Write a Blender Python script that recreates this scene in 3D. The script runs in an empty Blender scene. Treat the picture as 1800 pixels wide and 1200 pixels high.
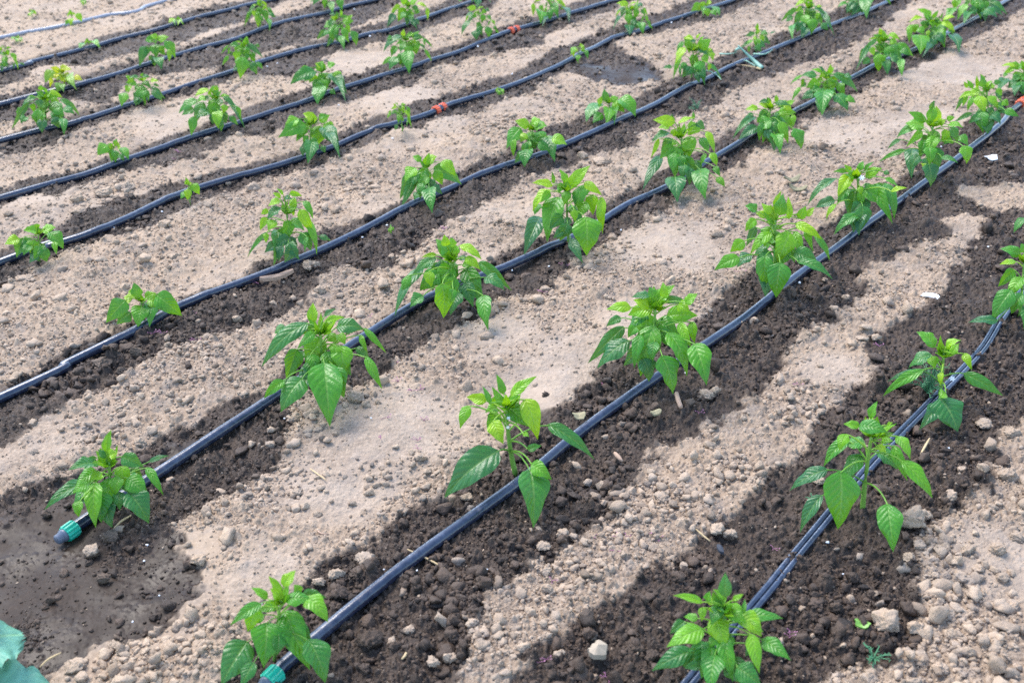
import bpy, math, random
import numpy as np
from mathutils import Matrix, Vector
random.seed(7); RNG = np.random.default_rng(11)
SC = bpy.context.scene; COL = SC.collection

# ------------------------------------------------------------------ camera
FP, CX, CY, HC = 1800.0, 900.0, 600.0, 1.0          # focal length in photo pixels, centre, camera height (m)
VX, VY, TILT = 2720.0, -515.0, 0.03                 # where the rows meet, slope of the horizon
k_ = -VY - TILT * VX
g = np.array([TILT, 1.0, (TILT * CX + CY + k_) / FP]); g /= np.linalg.norm(g)   # down, in camera axes
UPc = -g
FWc = np.array([0, 0, 1.0]); FWc -= g * (FWc @ g); FWc /= np.linalg.norm(FWc)
RTc = np.cross(FWc, UPc)
C2W = np.array([RTc, FWc, UPc])                      # camera axes (right, down, forward) -> world
CAM = np.array([0, 0, HC])

def ray(px, py):
    return C2W @ np.array([px - CX, py - CY, FP])
def norm(v):
    return v / (np.linalg.norm(v) + 1e-12)

# ------------------------------------------------------------------ noise
def hash2(i, j, s):
    h = (i.astype(np.int64) * 374761393 + j.astype(np.int64) * 668265263 + s * 974634777) & 0xffffffff
    h = ((h ^ (h >> 13)) * 1274126177) & 0xffffffff
    h = ((h ^ (h >> 16)) * 2246822519) & 0xffffffff
    return ((h ^ (h >> 15)) & 0xffffff) / float(0xffffff)
def vn(x, y, s=0):
    x = np.asarray(x, float); y = np.asarray(y, float)
    i = np.floor(x); j = np.floor(y); u = x - i; v = y - j
    u = u * u * u * (u * (u * 6 - 15) + 10); v = v * v * v * (v * (v * 6 - 15) + 10)
    a = hash2(i, j, s); b = hash2(i + 1, j, s); c = hash2(i, j + 1, s); d = hash2(i + 1, j + 1, s)
    return (a * (1 - u) + b * u) * (1 - v) + (c * (1 - u) + d * u) * v
def fbm(x, y, s=0, o=4):
    t = 0; a = .5; n = 0
    for k in range(o):
        t = t + a * vn(x, y, s + k * 17); n += a; a *= .5
        x, y = (x * .8 - y * .6) * 2.03 + 3.1, (x * .6 + y * .8) * 2.03 + 1.7
    return t / n
def sst(a, b, x):
    t = np.clip((x - a) / (b - a), 0, 1); return t * t * (3 - 2 * t)

# gentle shape of the field
def h0(x, y):
    return .030 * (fbm(x * 3.2, y * 3.2, 5, 3) - .5) + .014 * (fbm(x * 11, y * 11, 9, 2) - .5)
def G(px, py, lift=0.0):
    """the point of the soil that the photo shows at a pixel"""
    r = ray(px, py); z = lift
    for _ in range(6):
        p = CAM + r * ((z - HC) / r[2]); z = float(h0(p[0], p[1])) + lift
    return CAM + r * ((z - HC) / r[2])
def depth(p):
    return float((C2W.T @ (np.asarray(p) - CAM))[2])
def ppm(p):
    return FP / depth(p)

# ------------------------------------------------------------------ hoses, traced along the rows
HOSE = {
1: [(1190,1228),(1215,1195),(1335,1055),(1445,920),(1600,745),(1720,620),(1800,510)],
2: [(484,1186),(520,1150),(700,1000),(900,855),(1000,778),(1100,700),(1280,580),(1450,450),(1600,340),(1750,225),(1800,180)],
3: [(128,930),(150,913),(280,830),(470,705),(560,646),(700,555),(790,508),(900,465),(1000,420),(1090,368),(1180,325),(1290,258),(1400,195),(1530,120),(1640,72),(1700,40),(1780,-5)],
4: [(0,700),(120,638),(245,575),(320,538),(500,465),(640,405),(800,328),(1000,250),(1100,207),(1200,155),(1300,110),(1400,70),(1500,30),(1570,0)],
5: [(0,465),(90,432),(180,400),(330,338),(500,287),(620,246),(740,205),(800,180),(900,150),(1000,108),(1080,65),(1200,30),(1290,0)],
6: [(0,348),(200,288),(370,230),(480,196),(600,155),(700,125),(830,82),(900,55),(1000,25),(1090,0)],
7: [(0,250),(130,215),(280,170),(400,130),(500,98),(630,65),(720,40),(840,0)],
8: [(0,185),(150,145),(310,98),(450,55),(600,15),(660,0)],
9: [(0,125),(60,108),(200,72),(300,45),(400,20),(480,0)],
10: [(0,68),(60,55),(130,40),(190,27),(240,20),(300,0)]}
ROWD = C2W @ np.array([VX - CX, VY - CY, FP]); ROWD[2] = 0; ROWD = norm(ROWD)
PIPER = {k: .0091 for k in HOSE}; PIPER[1] = .0045; PIPER[10] = .0080
def smooth_path(pts, step=.012):
    P = [pts[0] * 2 - pts[1]] + list(pts) + [pts[-1] * 2 - pts[-2]]
    out = []
    for i in range(1, len(P) - 2):
        a, b, c, d = P[i-1:i+3]; n = max(2, int(np.linalg.norm(c - b) / step))
        for k in range(n):
            t = k / n
            out.append(.5 * (2*b + (c-a)*t + (2*a-5*b+4*c-d)*t*t + (3*b-a-3*c+d)*t**3))
    out.append(P[-2]); return np.array(out)
PATH = {}
for k, pts in HOSE.items():
    r = PIPER[k]
    W = [G(x, y, r * .8) for x, y in pts]
    if k >= 4: W.insert(0, W[0] - ROWD * 1.2)
    W += [W[-1] + ROWD * 1.0, W[-1] + ROWD * 3.0]
    W = [np.array([p[0], p[1], 0.]) for p in W]
    q = smooth_path(W)
    q[:, 2] = h0(q[:, 0], q[:, 1])
    ker = np.ones(15) / 15
    zz = np.convolve(np.pad(q[:, 2], 7, mode='edge'), ker, mode='valid')
    q[:, 2] = np.maximum(zz, q[:, 2] - .002) + r * .8
    PATH[k] = q
ALLP = np.concatenate([PATH[k][::2] for k in PATH]); ALLR = np.concatenate([np.full(len(PATH[k][::2]), PIPER[k] * (2 if k == 1 else 1)) for k in PATH])

def pipe_dist(x, y):
    """distance to the nearest hose, via a coarse lookup"""
    return grid_sample(PD, x, y)

# ------------------------------------------------------------------ where the drip lines have wetted the soil (outlines on the ground)
WET = [
[(925,1200),(960,1150),(1010,1090),(1060,1070),(1130,1010),(1220,945),(1300,890),(1400,800),(1440,740),(1490,700),(1530,650),(1525,610),(1560,565),(1640,530),(1685,450),(1745,385),(1800,370),(1900,360),(1900,700),(1790,740),(1750,790),(1740,870),(1690,900),(1610,930),(1600,1000),(1625,1070),(1600,1150),(1490,1160),(1400,1300),(880,1300)],
[(340,1260),(380,1200),(430,1150),(480,1060),(540,1010),(620,960),(690,915),(700,885),(770,870),(850,810),(920,740),(1010,700),(1030,660),(1120,620),(1230,560),(1300,490),(1350,460),(1430,410),(1560,330),(1640,260),(1740,200),(1800,140),(1900,70),(1900,330),(1800,330),(1720,325),(1680,335),(1700,350),(1750,375),(1800,368),(1900,362),(1900,372),(1745,385),(1700,378),(1660,382),(1670,415),(1655,435),(1600,425),(1570,455),(1515,470),(1525,505),(1500,535),(1450,572),(1385,610),(1350,670),(1265,735),(1240,770),(1180,775),(1130,795),(1120,830),(1085,865),(1080,905),(990,965),(880,1025),(860,1060),(800,1200),(780,1280)],
[(-80,890),(0,875),(90,838),(150,828),(235,788),(330,740),(430,700),(470,680),(560,630),(640,580),(700,535),(780,505),(860,460),(940,425),(1010,395),(1080,350),(1150,310),(1230,270),(1290,235),(1400,175),(1530,100),(1620,50),(1700,10),(1780,-40),(1850,-20),(1760,45),(1700,75),(1620,112),(1560,135),(1510,160),(1430,205),(1395,235),(1330,262),(1290,305),(1225,330),(1185,345),(1180,372),(1110,395),(1060,425),(1010,455),(985,485),(920,530),(870,520),(830,560),(790,585),(740,600),(720,625),(685,655),(640,690),(600,680),(520,700),(500,735),(525,775),(500,800),(455,835),(430,858),(380,880),(330,885),(290,905),(300,935),(345,945),(335,985),(350,1040),(315,1090),(250,1120),(130,1140),(95,1190),(60,1290),(-90,1290)],
[(-80,710),(0,672),(110,620),(230,566),(330,520),(420,488),(480,455),(560,410),(620,385),(680,368),(740,336),(800,308),(880,276),(930,248),(990,222),(1050,195),(1120,178),(1160,150),(1250,108),(1330,78),(1400,48),(1480,10),(1530,-20),(1620,-10),(1570,25),(1540,60),(1500,80),(1480,97),(1420,110),(1370,130),(1310,152),(1270,160),(1265,182),(1210,205),(1170,215),(1130,238),(1120,270),(1020,275),(1000,292),(930,312),(900,332),(850,362),(840,382),(790,392),(760,412),(700,462),(640,478),(600,468),(560,480),(560,500),(540,535),(520,557),(440,562),(390,592),(340,602),(280,612),(260,642),(220,652),(170,692),(130,702),(110,722),(50,742),(45,775),(0,795),(-80,820)],
[(-80,470),(0,440),(100,400),(170,368),(240,343),(330,315),(430,285),(490,268),(600,233),(690,203),(740,180),(800,160),(900,132),(960,98),(1000,80),(1060,55),(1120,38),(1200,8),(1260,-20),(1360,-10),(1300,22),(1240,40),(1190,52),(1120,60),(1080,76),(1110,98),(1150,112),(1170,135),(1140,146),(1095,152),(1050,146),(1015,130),(985,128),(950,155),(915,172),(880,190),(820,207),(770,212),(740,232),(680,240),(620,270),(560,290),(450,318),(380,345),(330,362),(290,390),(230,410),(150,432),(120,442),(60,472),(20,500),(-80,520)],
[(-80,365),(0,335),(120,300),(200,272),(300,240),(390,208),(520,165),(620,133),(720,95),(800,78),(860,55),(950,25),(1040,0),(1080,-20),(1140,-10),(1080,20),(1000,50),(960,62),(955,80),(840,102),(750,118),(755,135),(730,152),(700,152),(620,177),(565,200),(560,230),(480,235),(400,245),(330,290),(230,302),(140,330),(105,357),(60,340),(0,370),(-80,395)],
[(-80,258),(0,235),(100,212),(220,180),(330,150),(440,110),(560,75),(640,50),(740,20),(830,-15),(910,-10),(850,20),(760,46),(705,70),(640,80),(565,102),(560,125),(500,135),(430,138),(300,180),(230,200),(135,234),(105,255),(60,264),(0,270),(-80,290)],
[(-80,195),(0,170),(70,155),(150,130),(260,105),(340,75),(480,33),(560,8),(640,-15),(740,-10),(690,12),(640,40),(540,77),(430,102),(400,122),(330,130),(260,132),(215,155),(200,182),(165,190),(120,168),(60,200),(0,215),(-80,235)],
[(-80,145),(0,118),(50,103),(180,62),(260,44),(330,25),(420,2),(480,-15),(540,-10),(470,18),(430,42),(350,62),(330,72),(210,97),(150,118),(110,110),(60,122),(40,142),(0,156),(-80,180)]]
MUD = [(50,965,.16),(30,1010,.15),(95,985,.10),(1085,128,.16),(930,462,.05),(285,1045,.15),(190,1075,.13),(1045,120,.12),(930,700,.05),(320,800,.06)]
GX0, GX1, GY0, GY1, GS = -4.5, 5.0, .35, 7.5, .012
nx, ny = int((GX1-GX0)/GS), int((GY1-GY0)/GS)
gx, gy = np.meshgrid(GX0 + GS*(np.arange(nx)+.5), GY0 + GS*(np.arange(ny)+.5))
def inpoly(x, y, P):
    c = np.zeros(x.shape, bool)
    for (x1, y1), (x2, y2) in zip(P, P[1:] + P[:1]):
        if abs(y2 - y1) < 1e-9: continue
        m = ((y1 > y) != (y2 > y))
        c ^= m & (x < (x2 - x1) * (y - y1) / (y2 - y1) + x1)
    return c
wetg = np.zeros(gx.shape)
def flat(px, py):
    r = ray(px, py); return tuple((CAM + r * (-HC / r[2]))[:2])
for P in WET:
    wetg = np.maximum(wetg, inpoly(gx, gy, [flat(*p) for p in P]).astype(float))
def blur(a, r, n=2):
    k = np.ones(2*r+1) / (2*r+1)
    for _ in range(n):
        p = np.pad(a, ((0, 0), (r, r)), mode='edge'); c = np.cumsum(np.pad(p, ((0, 0), (1, 0))), 1); a = (c[:, 2*r+1:] - c[:, :-2*r-1]) / (2*r+1)
        p = np.pad(a, ((r, r), (0, 0)), mode='edge'); c = np.cumsum(np.pad(p, ((1, 0), (0, 0))), 0); a = (c[2*r+1:] - c[:-2*r-1]) / (2*r+1)
    return a
def grid_sample(A, x, y):
    fx = np.clip((np.asarray(x) - GX0) / GS - .5, 0, nx - 1.001); fy = np.clip((np.asarray(y) - GY0) / GS - .5, 0, ny - 1.001)
    i = fx.astype(int); j = fy.astype(int); u = fx - i; v = fy - j
    return (A[j, i]*(1-u) + A[j, i+1]*u)*(1-v) + (A[j+1, i]*(1-u) + A[j+1, i+1]*u)*v
PD = np.full(gx.shape, 9.)
for k in PATH:
    q = PATH[k][::3]
    for p in q:
        i0, i1 = int((p[0]-.2-GX0)/GS), int((p[0]+.2-GX0)/GS); j0, j1 = int((p[1]-.2-GY0)/GS), int((p[1]+.2-GY0)/GS)
        i0, j0 = max(i0, 0), max(j0, 0)
        if i1 <= i0 or j1 <= j0 or i0 >= nx or j0 >= ny: continue
        s = (slice(j0, j1), slice(i0, i1))
        PD[s] = np.minimum(PD[s], np.hypot(gx[s]-p[0], gy[s]-p[1]) - PIPER[k])
wetf = np.maximum(blur(wetg, 2), .52 * sst(.036, .012, PD) * (gy < 9) * (sst(.0, .2, wetg + blur(wetg, 9))))
def wetness(x, y):
    n = (fbm(x*22, y*22, 31, 4) - .5) * 1.0 + (fbm(x*70, y*70, 37, 2) - .5) * .35
    return sst(.40, .60, grid_sample(wetf, x, y) + n * .82) * ((x > GX0+.1) & (x < GX1-.1))
def mudness(x, y):
    m = np.zeros(np.shape(x))
    for px, py, r in MUD:
        p = G(px, py); q = np.hypot(x - p[0], y - p[1]) / r + (fbm(x*14, y*14, 51, 3) - .5) * 1.1
        m = np.maximum(m, sst(1., .45, q))
    return m
SMOOTH = [(1190,430,.15),(980,640,.16),(700,745,.15),(600,830,.12),(1500,240,.16),(1640,220,.2),(1700,130,.25),(1130,560,.1),(60,340,.15),(250,360,.15),(480,1000,.08),(1750,1000,.1),(1480,830,.05),(1470,650,.07),(880,600,.1),(1150,300,.1),(700,170,.2),(330,210,.2),(620,110,.2)]
def smoothness(x, y):
    m = .6*sst(.58, .75, fbm(x*3.5, y*3.5, 77, 3))
    for px, py, r in SMOOTH:
        p = G(px, py); q = np.hypot(x - p[0], y - p[1]) / r + (fbm(x*9, y*9, 53, 3) - .5) * .9
        m = np.maximum(m, sst(1.2, .5, q))
    return m
def lumps(x, y, cell, s, keep, rmin, rmax):
    """rounded soil crumbs as bumps of the surface"""
    X = x / cell; Y = y / cell; i = np.floor(X); j = np.floor(Y); out = np.zeros(x.shape); tn = np.full(x.shape, .45)
    for a in (-1, 0, 1):
        for b in (-1, 0, 1):
            I, J = i + a, j + b
            cx = I + .15 + .7*hash2(I, J, s); cy = J + .15 + .7*hash2(I, J, s+1)
            r = (rmin + (rmax-rmin)*hash2(I, J, s+2)**2) * (hash2(I, J, s+3) < keep)
            t = hash2(I, J, s+4)*3.14; dx = X - cx; dy = Y - cy
            e = .75 + .5*hash2(I, J, s+5)
            d2 = (dx*np.cos(t) + dy*np.sin(t))**2 * e + (-dx*np.sin(t) + dy*np.cos(t))**2 / e
            h = np.sqrt(np.maximum(r*r - d2, 0)) - r*.25; m = h > out
            tn = np.where(m, hash2(I, J, s+6), tn); out = np.where(m, h, out)
    return out * cell, tn

# ------------------------------------------------------------------ materials
def new_mat(name):
    m = bpy.data.materials.new(name); m.use_nodes = True; nt = m.node_tree
    return m, nt, nt.nodes['Principled BSDF']
def N(nt, typ, **kw):
    n = nt.nodes.new(typ)
    for k, v in kw.items():
        if k.startswith('i_'):
            key = k[2:]; key = int(key) if key.isdigit() else key.replace('_', ' ')
            n.inputs[key].default_value = v
        else: setattr(n, k, v)
    return n
def L(nt, a, b): nt.links.new(a, b)
def math_(nt, op, a, b=None, c=None):
    n = N(nt, 'ShaderNodeMath', operation=op)
    for i, v in enumerate((a, b, c)):
        if v is None: continue
        if isinstance(v, (int, float)): n.inputs[i].default_value = v
        else: L(nt, v, n.inputs[i])
    return n.outputs[0]
def mixc(nt, f, a, b, blend='MIX'):
    n = N(nt, 'ShaderNodeMix', data_type='RGBA', blend_type=blend)
    for s, v in ((0, f), (6, a), (7, b)):
        if isinstance(v, (int, float)): n.inputs[s].default_value = v
        elif isinstance(v, tuple): n.inputs[s].default_value = (*v, 1) if len(v) == 3 else v
        else: L(nt, v, n.inputs[s])
    return n.outputs[2]
def attr(nt, name):
    return N(nt, 'ShaderNodeAttribute', attribute_name=name).outputs['Fac']
def noise(nt, scale, detail=4, rough=.55, vec=None):
    n = N(nt, 'ShaderNodeTexNoise'); n.inputs['Scale'].default_value = scale; n.inputs['Detail'].default_value = detail; n.inputs['Roughness'].default_value = rough
    if vec is not None: L(nt, vec, n.inputs['Vector'])
    return n.outputs['Fac']
def mapr(nt, v, a, b, c=0., d=1.):
    n = N(nt, 'ShaderNodeMapRange'); L(nt, v, n.inputs[0])
    for i, q in enumerate((a, b, c, d)): n.inputs[i+1].default_value = q
    return n.outputs[0]

DRYA, DRYB = (.172, .124, .087), (.435, .326, .232)
WETA, WETB = (.015, .0096, .0066), (.088, .058, .039)
def soil_material():
    m, nt, bs = new_mat('soil')
    geo = N(nt, 'ShaderNodeNewGeometry').outputs['Position']
    wet = attr(nt, 'wet'); tint = attr(nt, 'tint'); mud = attr(nt, 'mud')
    n1 = noise(nt, 9, 5, .6, geo); n2 = noise(nt, 70, 5, .65, geo); n3 = noise(nt, 420, 3, .6, geo)
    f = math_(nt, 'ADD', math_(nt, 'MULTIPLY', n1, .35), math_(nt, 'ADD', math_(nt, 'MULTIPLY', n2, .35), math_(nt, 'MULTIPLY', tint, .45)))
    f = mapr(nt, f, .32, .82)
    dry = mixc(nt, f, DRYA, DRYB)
    sp = N(nt, 'ShaderNodeSeparateXYZ'); L(nt, geo, sp.inputs[0])       # dry soil turns warmer and paler toward the far left
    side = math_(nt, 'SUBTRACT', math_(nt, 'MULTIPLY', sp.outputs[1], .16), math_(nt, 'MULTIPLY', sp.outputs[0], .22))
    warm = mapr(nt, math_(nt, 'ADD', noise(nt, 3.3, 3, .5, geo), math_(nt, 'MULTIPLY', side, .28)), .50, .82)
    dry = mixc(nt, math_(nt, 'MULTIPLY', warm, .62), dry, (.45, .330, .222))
    dry = mixc(nt, mapr(nt, n3, .60, .72, 0, .35), dry, (.56, .48, .41))
    dry = mixc(nt, mapr(nt, n3, .40, .30, 0, .35), dry, (.15, .122, .105))
    cool = mapr(nt, noise(nt, 28, 4, .6, geo), .50, .68); dry = mixc(nt, math_(nt, 'MULTIPLY', cool, .45), dry, (.225, .192, .168))
    dry = mixc(nt, math_(nt, 'MULTIPLY', attr(nt, 'crust'), mapr(nt, n1, .3, .6, .08, .38)), dry, (.44, .355, .280))
    wt = mixc(nt, f, WETA, WETB)
    wt = mixc(nt, mapr(nt, n3, .64, .76, 0, .3), wt, (.13, .10, .08))
    wt = mixc(nt, math_(nt, 'MULTIPLY', mud, .6), wt, (.030, .021, .016))
    c = mixc(nt, wet, dry, wt)
    L(nt, c, bs.inputs['Base Color'])
    r = math_(nt, 'SUBTRACT', .95, math_(nt, 'MULTIPLY', wet, .30))
    r = math_(nt, 'SUBTRACT', r, math_(nt, 'MULTIPLY', mud, mapr(nt, n1, .38, .60, .34, .04)))
    L(nt, r, bs.inputs['Roughness'])
    L(nt, math_(nt, 'SUBTRACT', .35, math_(nt, 'MULTIPLY', mud, .22)), bs.inputs['Specular IOR Level'])
    h = math_(nt, 'ADD', math_(nt, 'MULTIPLY', noise(nt, 160, 5, .6, geo), 1.0), math_(nt, 'MULTIPLY', n3, .4))
    b = N(nt, 'ShaderNodeBump'); b.inputs['Distance'].default_value = .006
    L(nt, math_(nt, 'SUBTRACT', .6, math_(nt, 'MULTIPLY', mud, .52)), b.inputs['Strength'])
    L(nt, h, b.inputs['Height']); L(nt, b.outputs[0], bs.inputs['Normal'])
    return m
def field_material():
    m, nt, bs = new_mat('far_soil')
    geo = N(nt, 'ShaderNodeNewGeometry').outputs['Position']
    L(nt, mixc(nt, noise(nt, 5, 6, .6, geo), (.33, .245, .185), (.50, .40, .31)), bs.inputs['Base Color'])
    bs.inputs['Roughness'].default_value = .95
    b = N(nt, 'ShaderNodeBump'); b.inputs['Distance'].default_value = .02; L(nt, noise(nt, 40, 6, .6, geo), b.inputs['Height']); L(nt, b.outputs[0], bs.inputs['Normal'])
    return m
def ramp(nt, fac, stops):
    n = N(nt, 'ShaderNodeValToRGB'); e = n.color_ramp.elements
    while len(e) < len(stops): e.new(.5)
    for q, (p, c) in zip(e, stops): q.position = p; q.color = (*c, 1)
    L(nt, fac, n.inputs[0]); return n.outputs[0]
def leaf_material(name, stops, trans=.34, rough=.29):
    m, nt, bs = new_mat(name)
    uv = N(nt, 'ShaderNodeUVMap', uv_map='UVMap').outputs[0]
    sx = N(nt, 'ShaderNodeSeparateXYZ'); L(nt, uv, sx.inputs[0])
    geo = N(nt, 'ShaderNodeNewGeometry').outputs['Position']
    a = math_(nt, 'ABSOLUTE', math_(nt, 'SUBTRACT', math_(nt, 'MULTIPLY', sx.outputs[0], 2), 1))
    v = sx.outputs[1]
    s = math_(nt, 'SUBTRACT', math_(nt, 'MULTIPLY', v, 7.5), math_(nt, 'MULTIPLY', a, 1.9))
    fr = math_(nt, 'ABSOLUTE', math_(nt, 'SUBTRACT', math_(nt, 'FRACT', s), .5))       # 0.5 on a vein, 0 between
    vein = math_(nt, 'MULTIPLY', mapr(nt, fr, .40, .5), mapr(nt, a, .98, .5))
    mid = mapr(nt, a, .10, .03)
    vv = math_(nt, 'MAXIMUM', math_(nt, 'MULTIPLY', vein, .28), math_(nt, 'MULTIPLY', mid, .8))
    n1 = noise(nt, 38, 4, .6, geo); n2 = noise(nt, 170, 3, .6, geo)
    t = math_(nt, 'ADD', attr(nt, 'tone'), math_(nt, 'MULTIPLY', math_(nt, 'SUBTRACT', n1, .5), .32))
    t = math_(nt, 'SUBTRACT', t, math_(nt, 'MULTIPLY', mapr(nt, fr, .0, .35, 1, 0), .05))
    c = ramp(nt, t, stops)
    c = mixc(nt, mapr(nt, n2, .3, .7, .0, .22), c, (.02, .07, .012))
    c = mixc(nt, math_(nt, 'MULTIPLY', vv, .34), c, (.36, .54, .14))
    L(nt, c, bs.inputs['Base Color']); bs.inputs['Specular IOR Level'].default_value = .5
    L(nt, mapr(nt, n2, .3, .7, rough - .06, rough + .14), bs.inputs['Roughness'])
    h = math_(nt, 'ADD', math_(nt, 'MULTIPLY', math_(nt, 'POWER', fr, 1.5), -1.3), math_(nt, 'ADD', math_(nt, 'MULTIPLY', mid, -.5), math_(nt, 'MULTIPLY', n2, .8)))
    b = N(nt, 'ShaderNodeBump'); b.inputs['Distance'].default_value = .0022; b.inputs['Strength'].default_value = .6
    L(nt, h, b.inputs['Height']); L(nt, b.outputs[0], bs.inputs['Normal'])
    tr = N(nt, 'ShaderNodeBsdfTranslucent')
    L(nt, mixc(nt, .40, c, (.40, .62, .01)), tr.inputs[0]); L(nt, b.outputs[0], tr.inputs['Normal'])
    mx = N(nt, 'ShaderNodeMixShader'); mx.inputs[0].default_value = trans
    L(nt, bs.outputs[0], mx.inputs[1]); L(nt, tr.outputs[0], mx.inputs[2])
    L(nt, mx.outputs[0], nt.nodes['Material Output'].inputs[0])
    return m
def plain(name, c, rough=.5, spec=.5, var=.25, scale=60):
    m, nt, bs = new_mat(name)
    geo = N(nt, 'ShaderNodeNewGeometry').outputs['Position']
    L(nt, mixc(nt, noise(nt, scale, 4, .6, geo), tuple(q*(1-var) for q in c), tuple(min(1, q*(1+var)) for q in c)), bs.inputs['Base Color'])
    bs.inputs['Roughness'].default_value = rough; bs.inputs['Specular IOR Level'].default_value = spec
    return m
def hose_material(name, base, dust, amount):
    m, nt, bs = new_mat(name)
    geo = N(nt, 'ShaderNodeNewGeometry').outputs['Position']
    uv = N(nt, 'ShaderNodeUVMap', uv_map='UVMap').outputs[0]
    sx = N(nt, 'ShaderNodeSeparateXYZ'); L(nt, uv, sx.inputs[0])
    d1 = mapr(nt, noise(nt, 14, 5, .65, geo), .40, .72); d2 = mapr(nt, noise(nt, 110, 5, .6, geo), .35, .75)
    d = math_(nt, 'MULTIPLY', math_(nt, 'ADD', math_(nt, 'MULTIPLY', d1, .6), .25), d2)
    d = math_(nt, 'MULTIPLY', d, amount)
    c = mixc(nt, d, base, dust)
    c = mixc(nt, mapr(nt, noise(nt, 33, 6, .7, geo), .58, .72, 0, .35), c, (.17, .135, .11))
    # faint printed line of dots along the hose
    mp = N(nt, 'ShaderNodeCombineXYZ'); L(nt, math_(nt, 'MULTIPLY', sx.outputs[0], 60), mp.inputs[0]); L(nt, math_(nt, 'MULTIPLY', sx.outputs[1], 420), mp.inputs[1])
    dots = mapr(nt, noise(nt, 1., 1, .5, mp.outputs[0]), .52, .60)
    band = math_(nt, 'MULTIPLY', mapr(nt, math_(nt, 'ABSOLUTE', math_(nt, 'SUBTRACT', sx.outputs[0], .31)), .030, .022), mapr(nt, noise(nt, 5, 2, .5, geo), .42, .5))
    c = mixc(nt, math_(nt, 'MULTIPLY', math_(nt, 'MULTIPLY', dots, band), .55), c, (.55, .56, .58))
    L(nt, c, bs.inputs['Base Color'])
    L(nt, math_(nt, 'ADD', .20, math_(nt, 'MULTIPLY', d, .6)), bs.inputs['Roughness'])
    bs.inputs['Specular IOR Level'].default_value = .8
    b = N(nt, 'ShaderNodeBump'); b.inputs['Distance'].default_value = .001; b.inputs['Strength'].default_value = .4
    L(nt, noise(nt, 90, 4, .6, geo), b.inputs['Height']); L(nt, b.outputs[0], bs.inputs['Normal'])
    return m
LEAFSTOPS = [(0., (.024, .140, .056)), (.28, (.032, .190, .032)), (.55, (.062, .300, .014)), (.80, (.180, .460, .008)), (1., (.380, .590, .006))]
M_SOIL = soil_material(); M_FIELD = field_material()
M_LEAF = leaf_material('pepper_leaf', LEAFSTOPS)
M_YELLOW = leaf_material('yellowed_leaf', [(0., (.06, .26, .03)), (.5, (.20, .40, .02)), (.85, (.55, .58, .02)), (1., (.80, .70, .02))])
M_CAB = leaf_material('cabbage_leaf', [(0., (.13, .36, .26)), (1., (.20, .48, .34))], .15, .5)
M_STEM = plain('green_stem', (.16, .33, .05), .45, .5, .3, 90)
M_HOSE = hose_material('black_hose', (.006, .012, .030), (.13, .18, .28), .42)
M_GREYHOSE = hose_material('grey_hose', (.22, .24, .29), (.42, .40, .40), .8)
M_GREEN = plain('green_plastic', (.012, .42, .27), .32, .5, .08, 40)
M_PLUG = plain('grey_plug', (.10, .12, .16), .4, .5, .2, 60)
M_ORANGE = plain('orange_plastic', (.80, .13, .045), .35, .5, .1, 60)
M_STRAW = plain('straw', (.50, .37, .20), .8, .3, .3, 80)
M_WOOD = plain('weathered_wood', (.40, .27, .19), .8, .3, .35, 50)
M_WHITE = plain('white_grain', (.80, .80, .80), .5, .5, .08, 60)
M_PETAL = plain('white_petal', (.80, .80, .74), .5, .4, .05, 60)
M_PURPLE = plain('purple_sprout', (.30, .12, .20), .6, .4, .35, 300)
M_ONION = plain('onion_leaf', (.22, .40, .30), .45, .5, .25, 60)
M_DEAD = plain('dead_leaf', (.27, .235, .14), .8, .3, .3, 60)

# ------------------------------------------------------------------ object helpers
def mesh_obj(name, v, faces, mat, parent=None, loc=None, attrs=None, uv=None, smooth=True):
    me = bpy.data.meshes.new(name)
    v = np.asarray(v, np.float32)
    if isinstance(faces, np.ndarray):
        nf, k = faces.shape
        me.vertices.add(len(v)); me.vertices.foreach_set('co', v.ravel())
        me.loops.add(nf*k); me.loops.foreach_set('vertex_index', faces.astype(np.int32).ravel())
        me.polygons.add(nf); me.polygons.foreach_set('loop_start', np.arange(0, nf*k, k, dtype=np.int32))
        me.update(calc_edges=True)
    else:
        me.from_pydata([tuple(map(float, p)) for p in v], [], faces)
    if smooth: me.polygons.foreach_set('use_smooth', np.ones(len(me.polygons), bool))
    for a, val in (attrs or {}).items():
        at = me.attributes.new(a, 'FLOAT', 'POINT'); at.data.foreach_set('value', np.broadcast_to(np.asarray(val, np.float32), (len(v),)).copy())
    if uv is not None:
        l = me.uv_layers.new(name='UVMap'); vi = np.empty(len(me.loops), np.int32); me.loops.foreach_get('vertex_index', vi)
        l.data.foreach_set('uv', np.asarray(uv, np.float32)[vi].ravel())
    me.materials.append(mat); me.update()
    o = bpy.data.objects.new(name, me); COL.objects.link(o)
    if parent is not None: o.parent = parent
    if loc is not None: o.location = tuple(map(float, loc))
    return o
def tag(o, label, cat, group=None):
    o['label'] = label; o['category'] = cat
    if group: o['group'] = group
    return o
def empty(name, loc, label, cat, group=None):
    o = bpy.data.objects.new(name, None); COL.objects.link(o); o.location = tuple(map(float, loc)); o.empty_display_size = .05
    return tag(o, label, cat, group)
def frames(q):
    t = np.gradient(q, axis=0); t /= np.linalg.norm(t, axis=1)[:, None] + 1e-12
    up = np.array([0, 0, 1.]); s = np.cross(t, up); bad = np.linalg.norm(s, axis=1) < .05
    s[bad] = np.cross(t[bad], np.array([0, 1., 0])); s /= np.linalg.norm(s, axis=1)[:, None]
    return t, s, np.cross(s, t)
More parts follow.
